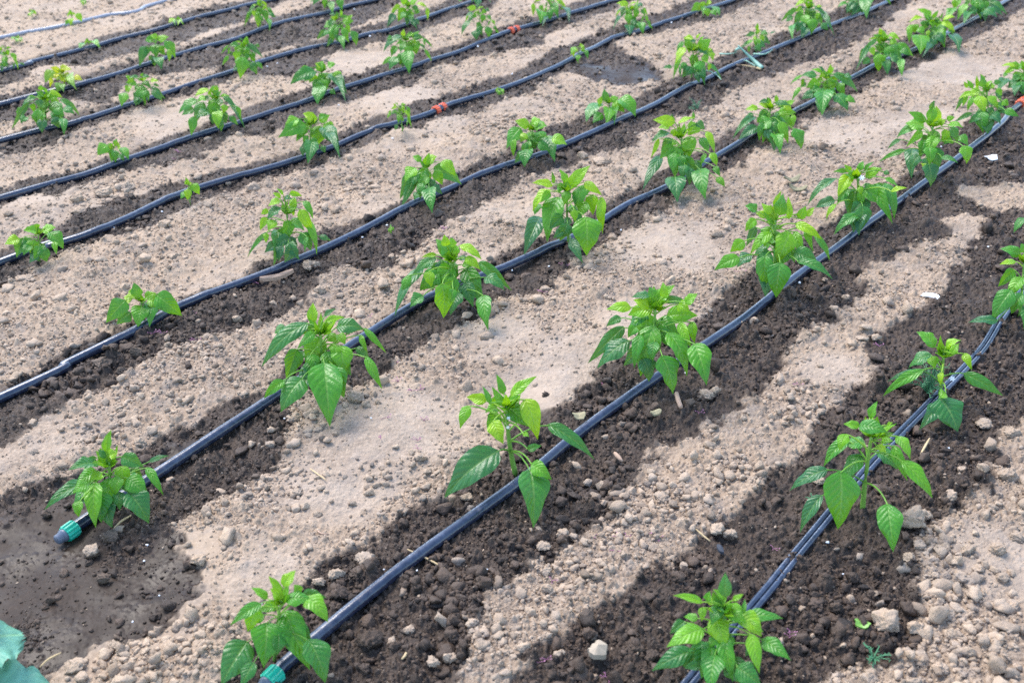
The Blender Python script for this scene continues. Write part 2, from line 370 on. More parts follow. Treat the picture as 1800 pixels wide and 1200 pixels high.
def tube_geo(q, rad, n=12, cap=True):
    q = np.asarray(q, float); rad = np.broadcast_to(np.asarray(rad, float), (len(q),)) if np.ndim(rad) < 2 else rad
    t, s, u = frames(q); a = np.linspace(0, 2*math.pi, n, endpoint=False)
    R = rad[:, None] if rad.ndim == 1 else rad
    v = q[:, None, :] + (np.cos(a)[None, :]*R)[..., None]*s[:, None, :] + (np.sin(a)[None, :]*R)[..., None]*u[:, None, :]
    m = len(q); idx = np.arange(m*n).reshape(m, n)
    f = np.stack([idx[:-1], np.roll(idx, -1, 1)[:-1], np.roll(idx, -1, 1)[1:], idx[1:]], -1).reshape(-1, 4)
    d = np.concatenate([[0], np.cumsum(np.linalg.norm(np.diff(q, axis=0), axis=1))])
    uv = np.stack([np.broadcast_to(a/(2*math.pi), (m, n)), np.broadcast_to(d[:, None], (m, n))], -1).reshape(-1, 2)
    faces = [tuple(x) for x in f]
    if cap: faces += [tuple(range(n))[::-1], tuple(range((m-1)*n, m*n))]
    return v.reshape(-1, 3), faces, uv
def merge(parts):
    V, F, U = [], [], []; o = 0
    for v, f, u in parts:
        V.append(v); F += [tuple(i+o for i in x) for x in f]; U.append(u if u is not None else np.zeros((len(v), 2))); o += len(v)
    return np.concatenate(V), F, np.concatenate(U)

# ------------------------------------------------------------------ ground
uu = np.concatenate([np.linspace(-1.9, -.78, 170), np.linspace(-.78, .78, 960)[1:-1], np.linspace(.78, 1.9, 170)]); NU, NV = len(uu), 1250
vv_ = np.exp(np.linspace(math.log(.55), math.log(7.2), NV))
X, Y = np.meshgrid(uu, vv_); X = X * Y * .86; X = X + 0
wet = wetness(X, Y); mud = mudness(X, Y); smo = smoothness(X, Y)
rough = (1 - .7*smo*(1-wet)) * (1 - .88*mud)*(1+.45*wet)
clump = sst(.3, .7, fbm(X*6, Y*6, 61, 3))
Z = h0(X, Y) - .004*wet
amp = rough*(.45 + .55*clump)
l1, t1 = lumps(X, Y, .050, 101, .14+.20*wet, .20, .45); l2, t2 = lumps(X, Y, .024, 111, .40, .2, .5)
l3, t3 = lumps(X, Y, .0115, 121, .75, .25, .55); l4, t4 = lumps(X, Y, .0058, 131, .85, .28, .58)
Z += amp*(l1*.75 + l2*.95) + rough*l3*1.25 + (.40 + .60*rough)*(1-.8*mud)*l4*1.25
Z += .0030*(fbm(X*90, Y*90, 71, 3) - .5)*(.3+.7*rough)*(1-.6*mud) + .012*(fbm(X*20, Y*20, 72, 3) - .5)*(rough*.8+.2)
pd = pipe_dist(X, Y)
lim = h0(X, Y) + .004
Z = np.where(pd < .006, np.minimum(Z, lim + np.maximum(pd, 0)*.6), Z)
edge = np.maximum.reduce([sst(1.5, 1.9, np.abs(X/Y/.86)), sst(6.3, 7.2, Y), sst(.60, .55, Y)])
Z -= edge*.09
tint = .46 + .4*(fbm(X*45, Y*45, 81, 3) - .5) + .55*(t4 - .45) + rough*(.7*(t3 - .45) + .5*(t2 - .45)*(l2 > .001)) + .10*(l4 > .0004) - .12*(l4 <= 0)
idx = np.arange(NU*NV).reshape(NV, NU)
F = np.stack([idx[:-1, :-1], idx[:-1, 1:], idx[1:, 1:], idx[1:, :-1]], -1).reshape(-1, 4)
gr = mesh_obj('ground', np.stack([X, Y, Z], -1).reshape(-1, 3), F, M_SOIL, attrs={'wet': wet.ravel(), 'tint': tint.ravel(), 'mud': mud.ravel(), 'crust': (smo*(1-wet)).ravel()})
gr['kind'] = 'structure'
fld = mesh_obj('field', [(-400, -400, -.06), (400, -400, -.06), (400, 400, -.06), (-400, 400, -.06)], [(0, 1, 2, 3)], M_FIELD, smooth=False); fld['kind'] = 'structure'

# ------------------------------------------------------------------ loose crumbs and clods
def ico(sub):
    import bmesh
    bm = bmesh.new(); bmesh.ops.create_icosphere(bm, subdivisions=sub, radius=1)
    v = np.array([p.co[:] for p in bm.verts]); f = np.array([[q.index for q in p.verts] for p in bm.faces]); bm.free(); return v, f
IC1, IC2, IC3, IC4 = ico(1), ico(2), ico(3), ico(4)
def n3(p, s):
    return (vn(p[:, 0]+7.3*p[:, 2], p[:, 1]-3.1*p[:, 2], s) + vn(p[:, 1]+5.1*p[:, 0], p[:, 2]+2.7*p[:, 1], s+3) - 1)
def rock(ic, s, rough=.35, facets=6):
    r = np.random.default_rng(s); v = ic[0].copy()
    for _ in range(facets):                                            # chipped flats
        d = norm(r.normal(size=3)); h = r.uniform(.42, .82); t = v @ d
        v -= np.outer(np.maximum(t - h, 0)*.93, d)
    v *= (1 + .8*rough*n3(ic[0]*1.3 + r.uniform(0, 50, 3), s) + .75*rough*n3(ic[0]*3.1 + r.uniform(0, 50, 3), s+9))[:, None]
    if len(v) > 100: v *= (1 + (.12*rough)*n3(ic[0]*7 + r.uniform(0, 50, 3), s+19))[:, None]
    return v
def rotm(rng, n):
    q = rng.normal(size=(n, 4)); q /= np.linalg.norm(q, axis=1)[:, None]; w, x, y, z = q.T
    return np.stack([np.stack([1-2*(y*y+z*z), 2*(x*y-z*w), 2*(x*z+y*w)], -1), np.stack([2*(x*y+z*w), 1-2*(x*x+z*z), 2*(y*z-x*w)], -1), np.stack([2*(x*z-y*w), 2*(y*z+x*w), 1-2*(x*x+y*y)], -1)], 1)
NC = 215000
cu = np.where(RNG.uniform(0, 1, NC) < .9, RNG.uniform(-.8, .8, NC), RNG.uniform(-1.5, 1.5, NC)); cy = np.exp(RNG.uniform(math.log(.75), math.log(6.6), NC)); cx = cu*cy*.86
size = .0021*cy**.9*(1-RNG.uniform(0, 1, NC))**(-1/2.15)               # crumb radius x2, many small, few large
size = np.minimum(size, .030)
CLUST = [(1700,1060,.11,190,.006,.030),(1640,1130,.07,70,.007,.030),(1760,1130,.07,90,.006,.028),(1640,960,.045,90,.007,.024),(520,735,.05,70,.006,.020),(620,700,.035,40,.006,.018),(190,340,.10,60,.010,.030),(330,540,.12,160,.006,.016),
(1100,900,.07,120,.006,.020),(1180,880,.07,90,.007,.022),(1000,1010,.06,140,.005,.016),(830,1130,.05,110,.006,.022),(780,1060,.05,60,.008,.024),(560,1060,.07,90,.006,.018),(240,1165,.07,160,.006,.022),(360,1130,.07,160,.005,.016),(490,860,.07,140,.005,.016),(700,840,.07,110,.005,.016),(1290,830,.06,100,.006,.02),(1420,720,.07,110,.006,.018),(740,430,.10,130,.006,.018),(660,520,.10,180,.005,.014),(330,610,.08,140,.006,.016),(190,720,.08,130,.006,.018),(900,230,.10,90,.008,.024),(640,330,.10,90,.008,.020),(1080,440,.08,90,.006,.016),(1050,860,.05,80,.008,.022),(760,990,.06,90,.008,.024),(1080,740,.06,120,.008,.022),(120,660,.08,120,.008,.024),(1480,1080,.08,140,.007,.02),(1380,570,.08,90,.007,.018)]
ex = [[], [], []]
for px, py, rad, n, a, b in CLUST:
    p = G(px, py); q = RNG.normal(size=(n, 2))*rad*.55
    ex[0].append(p[0] + q[:, 0]); ex[1].append(p[1] + q[:, 1]); ex[2].append(np.minimum(b, a*(1-RNG.uniform(0, 1, n))**(-1/1.8)))
cx = np.concatenate([cx]+ex[0]); cy = np.concatenate([cy]+ex[1]); size = np.concatenate([size]+ex[2]); NCL = len(cx) - NC; NC = len(cx)
cw = wetness(cx, cy); cm = mudness(cx, cy); cs = smoothness(cx, cy); cc = fbm(cx*6, cy*6, 61, 3)
keep = RNG.uniform(0, 1, NC) < (1-.85*cs*(1-cw))*(1-.85*cm)*(.85+.5*cw)*(.25+.85*sst(.32, .62, cc))
keep &= (size < .016) | (RNG.uniform(0, 1, NC) < .35)
keep[NC-NCL:] = True
keep &= pipe_dist(cx, cy) > size*.45 + .001
cx, cy, size, cw, cm = cx[keep], cy[keep], size[keep], cw[keep], cm[keep]; NC = len(cx)
drytop = RNG.uniform(0, 1, NC) < .035 + .3*(size > .012)*(cw < .98)     # some crumbs have stayed dry
cwet = np.where(drytop, np.minimum(cw, .15), cw)
print('crumbs', NC)
lod = np.where(size/cy > .011, 2, 1)
VV, FF, AW, AT, off = [], [], [], [], 0
gi = np.rint(np.interp(cx/cy/.86, uu, np.arange(NU))).astype(int); gj = np.clip((np.log(cy)-math.log(.55))/(math.log(7.2)-math.log(.55))*(NV-1), 0, NV-1).astype(int)
cz = Z[gj, gi]
for L_, ic in ((1, IC1), (2, IC2)):
    for s in range(8):
        sel = np.where((lod == L_) & (np.arange(NC) % 8 == s))[0]
        if not len(sel): continue
        p = rock(ic, s+40*L_, .42 if L_ == 2 else .3, 9); m = len(sel)
        R = rotm(RNG, m); sc = RNG.uniform(.6, 1.3, (m, 3))
        v = np.einsum('nij,nkj->nki', R, p[None]*sc[:, None, :])
        v[:, :, 2] *= RNG.uniform(.6, .95, m)[:, None]
        v = v*(size[sel]*.5)[:, None, None] + np.stack([cx[sel], cy[sel], cz[sel]+size[sel]*RNG.uniform(.02, .2, m)], -1)[:, None, :]
        VV.append(v.reshape(-1, 3)); FF.append((ic[1][None] + (np.arange(m)*len(p))[:, None, None] + off).reshape(-1, 3)); off += m*len(p)
        AW.append(np.repeat(cwet[sel], len(p))); AT.append(np.repeat(np.clip(RNG.normal(.84, .32, m), 0, 1.45), len(p)))
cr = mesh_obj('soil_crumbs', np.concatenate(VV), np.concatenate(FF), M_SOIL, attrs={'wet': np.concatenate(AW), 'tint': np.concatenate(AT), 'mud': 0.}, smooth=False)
cr['kind'] = 'stuff'; cr['label'] = 'loose crumbs of dry and damp soil scattered over the field'; cr['category'] = 'soil crumbs'

def clod(px, py, w, h, wetv, label, group=None, name='soil_clod', tintv=.75, seed=None, mat=None, flatn=.8):
    p = G(px, py + h*.30); k = 1/ppm(p); s = seed if seed is not None else int(px*7+py)
    r = np.random.default_rng(s)
    v = rock(IC4 if w > 24 else IC3, s, .34, 11)
    v = v @ rotm(r, 1)[0].T
    v /= (np.abs(v).max(0)+1e-9)
    W, H = w*k*.5, h*k*.5
    v = v*np.array([W, W*r.uniform(.75, 1.0), H*flatn*1.05])
    zc = H*.5
    top = v[:, 2]/(H+1e-9)
    aw = np.full(len(v), wetv)
    if .2 < wetv < .8: aw = sst(.25, -.25, top + .5*n3(v/(W+1e-9), s))   # damp below, dry on top
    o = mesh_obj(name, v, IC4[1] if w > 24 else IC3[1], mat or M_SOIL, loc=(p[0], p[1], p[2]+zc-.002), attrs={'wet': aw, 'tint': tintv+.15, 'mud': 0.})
    tag(o, label, 'stone' if name == 'stone' else 'soil clod', group); return o
CL = [
(1558,1084,58,54,0,'largest pale knobbly clod on damp soil near the bottom right corner'),
(1606,1098,38,34,0,'rough pale clod just right of the largest clod in the bottom right'),
(1598,905,52,56,0,'big pinkish clod under the hanging leaf beside the twin hose'),
(1625,900,30,34,0,'small pinkish clod against the right side of the big pinkish clod'),
(1612,950,34,28,0,'rounded pale clod just below the big pinkish clod'),
(1600,975,28,26,0,'pale clod below the rounded one at the edge of the damp soil'),
(1725,822,28,40,.5,'upright clod, dry on top and damp below, near the right edge'),
(1768,828,36,34,.15,'round grey clod right of the upright half damp clod'),
(1776,755,38,32,.15,'grey boulder like clod at the right edge above the upright clod'),
(1730,741,34,20,0,'pale clod with a narrow tail on damp soil near the right edge'),
(1666,868,38,30,.6,'dark grey clod right of the second plant on the twin hose'),
(1742,888,26,22,.1,'pale clod at the right edge of the damp soil by the twin hose'),
(1670,1072,44,24,.1,'flat grey stone among gravel right of the large pale clod'),
(1644,1114,34,20,.1,'smooth bluish stone below the rough pale clod in the bottom right'),
(1705,1140,30,34,0,'egg shaped pale stone in the gravel at the bottom right'),
(1744,1146,32,20,0,'flat whitish stone rightmost in the bottom gravel'),
(1530,1186,40,32,.1,'angular pale clod at the bottom edge left of the gravel'),
(1600,1192,44,34,.1,'large flat clod on the bottom edge in the right gravel'),
(1637,1000,34,22,0,'pale clod at the upper left of the right hand gravel'),
(1722,996,30,22,.1,'grey wedge stone in the upper part of the right hand gravel'),
(991,934,30,28,0,'yellowish block shaped clod on damp soil below the central plant leaf'),
(954,955,30,22,0,'pale yellowish clod left of the block shaped one'),
(1008,940,24,20,.6,'damp brown clod touching the block shaped yellowish clod'),
(1165,870,34,30,0,'large pale clod on the dry strip right of the central plant'),
(1191,860,26,24,0,'pale clod beside the large one on the central dry strip'),
(1258,926,34,28,0,'pale rounded clod at the edge of the dry strip above the bottom right damp soil'),
(1283,934,28,26,.5,'half damp clod next to the rounded clod at the dry strip edge'),
(1034,845,18,16,0,'small round pale stone on damp soil right of the central hose'),
(1038,1106,34,36,1,'dark damp clod with pits left of the nearest twin hose plant'),
(1117,1130,38,32,1,'dark heart shaped clod left of the nearest twin hose plant'),
(1146,1148,28,28,1,'dark clod touching the heart shaped one'),
(984,1146,24,22,.5,'brownish round clod where dry strip meets damp soil near the bottom'),
(932,1070,24,30,0,'pale pointed clod on the dry strip near the bottom centre'),
(642,976,50,24,0,'pale flat shard lying on dark soil left of the central hose'),
(560,1018,27,20,0,'cream coloured stone above the plant at the bottom green cap'),
(598,1034,50,36,1,'dark rough clod right of the cream coloured stone'),
(628,1000,36,30,1,'dark clod just under the pale flat shard'),
(592,1006,34,26,.75,'brown clod above the dark rough one near the cream stone'),
(652,1116,48,48,1,'largest dark round clod right of the bottom green cap'),
(690,1131,30,28,1,'dark clod right of the largest dark round one'),
(850,1020,36,36,1,'round dark clod on damp soil below the central hose'),
(762,1156,28,26,0,'pale crumbly clod at the dry edge near the bottom centre'),
(787,1151,22,26,0,'pale round clod right of the crumbly one near the bottom centre'),
(890,1028,20,18,0,'pale clod on the dry edge right of the round dark clod'),
(870,1168,26,22,0,'pale square clod on the dry strip at the bottom centre'),
(166,964,38,30,.75,'flat grey brown clod below the left green cap'),
(196,938,40,34,.8,'brown clod beside the hose right of the left green cap'),
(185,1010,28,26,.9,'dark knobbly clod below the flat grey brown one'),
(130,1164,48,26,0,'pale flat clod at the bottom left by the damp soil'),
(208,1174,28,26,0,'grey clod right of the pale flat one at the bottom left'),
(144,1190,24,22,0,'pale clod on the bottom edge under the flat one'),
(248,772,26,20,0,'whitish clod at the damp edge right of the plant by the left green cap'),
(178,634,42,28,.85,'large brown damp clod below the hose on the left'),
(242,616,30,30,.85,'square damp clod right of the large brown one on the left'),
(214,646,20,18,.85,'small damp clod below the large brown one on the left'),
(415,558,26,22,0,'star shaped pale clod on damp soil right of the wide low plant'),
(563,508,26,24,0,'round pale clod right of the wood chip'),
(545,462,40,30,0,'pale lump of dry soil against the hose right of the wood chip'),
(626,692,36,34,0,'pale brown cracked clod right of the plant with the longest front leaf'),
(520,730,34,26,.1,'pale clod under the leaves of the plant with the longest front leaf'),
(548,722,34,30,.1,'pinkish clod beneath the tip of the longest front leaf'),
(476,776,24,16,0,'pale clod on damp soil left of the longest front leaf'),
(476,752,20,16,0,'small pale clod above another on damp soil left of the longest front leaf'),
(696,628,26,16,0,'flat pale clod at the damp edge right of the plant with the longest front leaf'),
(448,328,32,26,0,'whitish block at the dry side of the hose with the nearer orange coupler'),
(188,334,42,32,0,'largest pale boulder clod in the upper left dry strip'),
(222,326,34,26,0,'pale clod right of the largest one in the upper left'),
(136,346,30,24,0,'pale clod left of the largest one in the upper left'),
(140,368,30,20,0,'pale clod below the largest one in the upper left'),
(290,393,28,22,0,'pale block on the dry side of the hose below the tiny yellowish seedling'),
(365,356,22,16,0,'white stone right of the tiny yellowish seedling'),
(305,449,26,20,0,'whitish oval stone in the dry strip above the wide low plant'),
(45,486,34,20,0,'white lump below the spindly plant at the left edge'),
(748,236,15,14,0,'white cube like stone near the nearer orange coupler'),
(705,245,12,8,0,'small white stone left of the cube like stone'),
(1058,280,38,22,0,'pale clod between the top leaves of two plants near the image centre top'),
(1024,272,20,20,0,'upright pale clod left of the flat one behind the tall plants'),
(944,164,16,14,0,'pale round clod on the dry strip left of the water filled hollow'),
(1240,688,40,26,.5,'half damp lump under the plant right of centre'),
(1256,684,24,24,.3,'pale knob on the half damp lump right of centre'),
(1212,706,24,22,.8,'brown stone below the half damp lump right of centre'),
(1325,372,18,20,0,'pinkish clod behind the plant right of centre'),
(795,446,16,14,.0,'tiny pale clod behind the plant with the wide leaf skirt'),
(1325,560,24,20,0,'pale clod left of the fourth plant up the central hose'),
(820,552,24,18,0,'buff round clod under the wide leaf skirt plant'),
(1305,732,18,14,0,'white flat stone on the dry strip right of the stick'),
(1182,268,12,14,0,'small upright stone right of the hose above the tall plant'),
(1487,520,18,18,.3,'round ring like clod on damp soil near the right'),
]
for c in CL: clod(*c)
# ordinary clods that nothing tells apart
ORD = [(x, y) for x, y in ((700,1005),(745,1050),(800,1080),(735,960),(945,875),(1010,770),(1080,760),(1120,745),(960,690),(830,890),(770,1010),(905,990),(870,930),(1000,860),(1035,790),(1075,700),(1350,590),(1420,520),(1450,490),(1130,1080),(1190,1010),(1370,870),(1560,860),(1470,1060),(1500,1010),(1540,1000),(1620,840),(1690,820),(1560,780),(1440,1100),(1430,1040),(1640,760),(1720,680),(1300,600),(120,690),(60,680),(60,740),(330,640),(300,570),(450,520),(470,540),(640,450),(720,420),(400,780),(340,800),(300,840),(420,740),(350,760),(80,900),(120,885),(90,1050),(230,960),(600,1090),(640,1170),(720,1100),(610,950))]
for i, (x, y) in enumerate(ORD):
    r = random.Random(i); w = r.uniform(15, 26)*(.5+.6*y/1000)
    clod(x, y, w, w*r.uniform(.75, .95), 1 if i % 9 else .5, 'ordinary dark damp soil clod beside a hose', 'dark damp clods beside the hoses', tintv=r.uniform(.35, .8))
ORD2 = ((1700,960),(1760,1010),(1660,1010),(1700,1040),(1780,1060),(1650,1045),(1680,1110),(1720,1090),(1770,1110),(1620,1155),(1650,1170),(1690,1180),(1740,1190),(1570,1180),(1780,1180),(1640,980),(1660,960),(1690,1010),(1750,960),(1790,940),(1440,840),(1250,1000),(1060,960),(1040,1000),(1000,1030),(960,1030),(905,1100),(920,1130),(890,1140),(840,1180),(960,1000),(1110,905),(1140,910),(1230,850),(1300,800),(1340,760),(1060,880),(1110,860),(1085,930),(1200,990),(1150,960),(620,880),(560,900),(520,860),(650,860),(700,830),(640,810),(590,760),(740,800),(820,870),(200,1130),(250,1160),(290,1150),(320,1120),(360,1090),(330,1180),(380,1140),(230,1190),(350,980),(400,900),(420,880),(390,860),(460,850),(340,660),(300,690),(360,620),(240,740),(220,720),(160,780),(60,790),(100,800),(40,560),(130,540),(380,450),(420,430),(380,400),(680,560),(640,530),(700,490),(620,510),(540,560),(690,450),(840,420),(860,390),(640,340),(600,320),(560,340),(920,230),(860,220),(810,250),(940,200),(990,190),(1120,470),(1090,440),(1070,460),(1280,400),(1320,330),(1230,360),(1370,300),(1540,590),(1500,600),(1440,640),(1590,500),(1560,520),(1420,700),(1380,740),(240,380),(80,370),(170,300),(560,215),(600,220),(640,200),(480,160),(400,320))
for i, (x, y) in enumerate(ORD2):
    r = random.Random(i+500); w = r.uniform(13, 27)*(.55+.55*y/1000)*(1.25 if x > 1600 else 1)
    clod(x, y, w, w*r.uniform(.7, .95), 0, 'ordinary pale dry clod on the bare strips between hoses', 'pale dry clods between the hoses', tintv=r.uniform(.35, 1.0))

# ------------------------------------------------------------------ hoses
HL = {1: 'twin drip hose of two narrow black tubes side by side at the right edge',
2: 'dusty black hose across the centre, closed by the green cap at the bottom edge',
3: 'black hose closed by the green cap at the left edge',
4: 'black hose with a wood chip leaning on it, entering at the left edge',
5: 'black hose with the nearer orange coupler',
6: 'black hose with the far orange coupler near the top edge',
7: 'black hose next beyond the one with the far orange coupler',
8: 'black hose running past the yellow leaved plant',
9: 'black hose nearest to the pale grey hose in the upper left',
10: 'pale grey hose lying on dry soil in the upper left corner'}
def at_path(k, px, py):
    p = G(px, py, PIPER[k]); q = PATH[k]; i = int(np.argmin(np.hypot(q[:, 0]-p[0], q[:, 1]-p[1])))
    t = norm(q[min(i+3, len(q)-1)] - q[max(i-3, 0)]); return q[i], t
def ridged(c, t, r, length, n=48, ridge=.07, taper=.9):
    """a collar with grip ridges round the hose"""
    ls = np.array([-.5, -.5, -.42, .42, .5, .5])*length; rs = np.array([.55, taper, 1, 1, taper, .55])*r
    q = c[None] + t[None]*ls[:, None]
    t_ = norm(t); s = norm(np.cross(t_, [0, 0, 1.])); u = np.cross(s, t_)
    a = np.linspace(0, 2*math.pi, n, endpoint=False); rr = rs[:, None]*(1 + ridge*np.sign(np.sin(a*12))[None, :]*np.array([0, .5, 1, 1, .5, 0])[:, None])
    v = q[:, None] + (np.cos(a)*rr)[..., None]*s + (np.sin(a)*rr)[..., None]*u
    m = len(q); idx = np.arange(m*n).reshape(m, n)
    f = [tuple(x) for x in np.stack([idx[:-1], np.roll(idx, -1, 1)[:-1], np.roll(idx, -1, 1)[1:], idx[1:]], -1).reshape(-1, 4)]
    f += [tuple(range(n))[::-1], tuple(range((m-1)*n, m*n))]
    return v.reshape(-1, 3), f
hose_root = {}
for k, q in PATH.items():
    c = q[0]; root = empty('drip_hose', c, HL[k], 'hose', 'hoses laid along the rows'); hose_root[k] = root
    mat = M_GREYHOSE if k == 10 else M_HOSE
    if k == 1:
        t, s, u = frames(q)
        for sg in (-1, 1):
            v, f, uv = tube_geo(q + s*sg*PIPER[1]*.96 - c, PIPER[1], 14); mesh_obj('tube', v, f, mat, root, uv=uv)
    else:
        n = len(q); rad = PIPER[k]*(1 + .05*(vn(np.arange(n)*.12, np.zeros(n), k) - .5))
        v, f, uv = tube_geo(q - c, rad, 18); mesh_obj('tube', v, f, mat, root, uv=uv)
for k, px, py in ((2, 478, 1184), (3, 122, 934)):
    p, t = at_path(k, px, py); c = PATH[k][0]
    v, f = ridged(p - t*.004 - c, t, .0122, .020); o = mesh_obj('end_nut', v, f, M_GREEN, hose_root[k], smooth=False); o['label'] = 'green ridged nut'
    q = np.array([p - t*d - c for d in (.0, .012, .013, .019, .0195, .027, .029)]); v, f, uv = tube_geo(q, [.0094, .0094, .0098, .0098, .0080, .0080, .006], 20); mesh_obj('end_plug', v, f, M_PLUG, hose_root[k], uv=uv)
for k, px, py in ((5, 770, 190), (6, 907, 53), (2, 1799, 184)):
    p, t = at_path(k, px, py); c = PATH[k][0]
    q = np.array([p + t*d - c for d in (-.012, -.008, .008, .012)]); v, f, uv = tube_geo(q, [.0105, .0125, .0125, .0105], 20); b = mesh_obj('coupler_body', v, f, M_HOSE, hose_root[k], uv=uv)
    for sg in (-1, 1):
        v, f = ridged(p + t*sg*.0165 - c, t, .0142, .017); mesh_obj('coupler_ring', v, f, M_ORANGE, b, smooth=False)

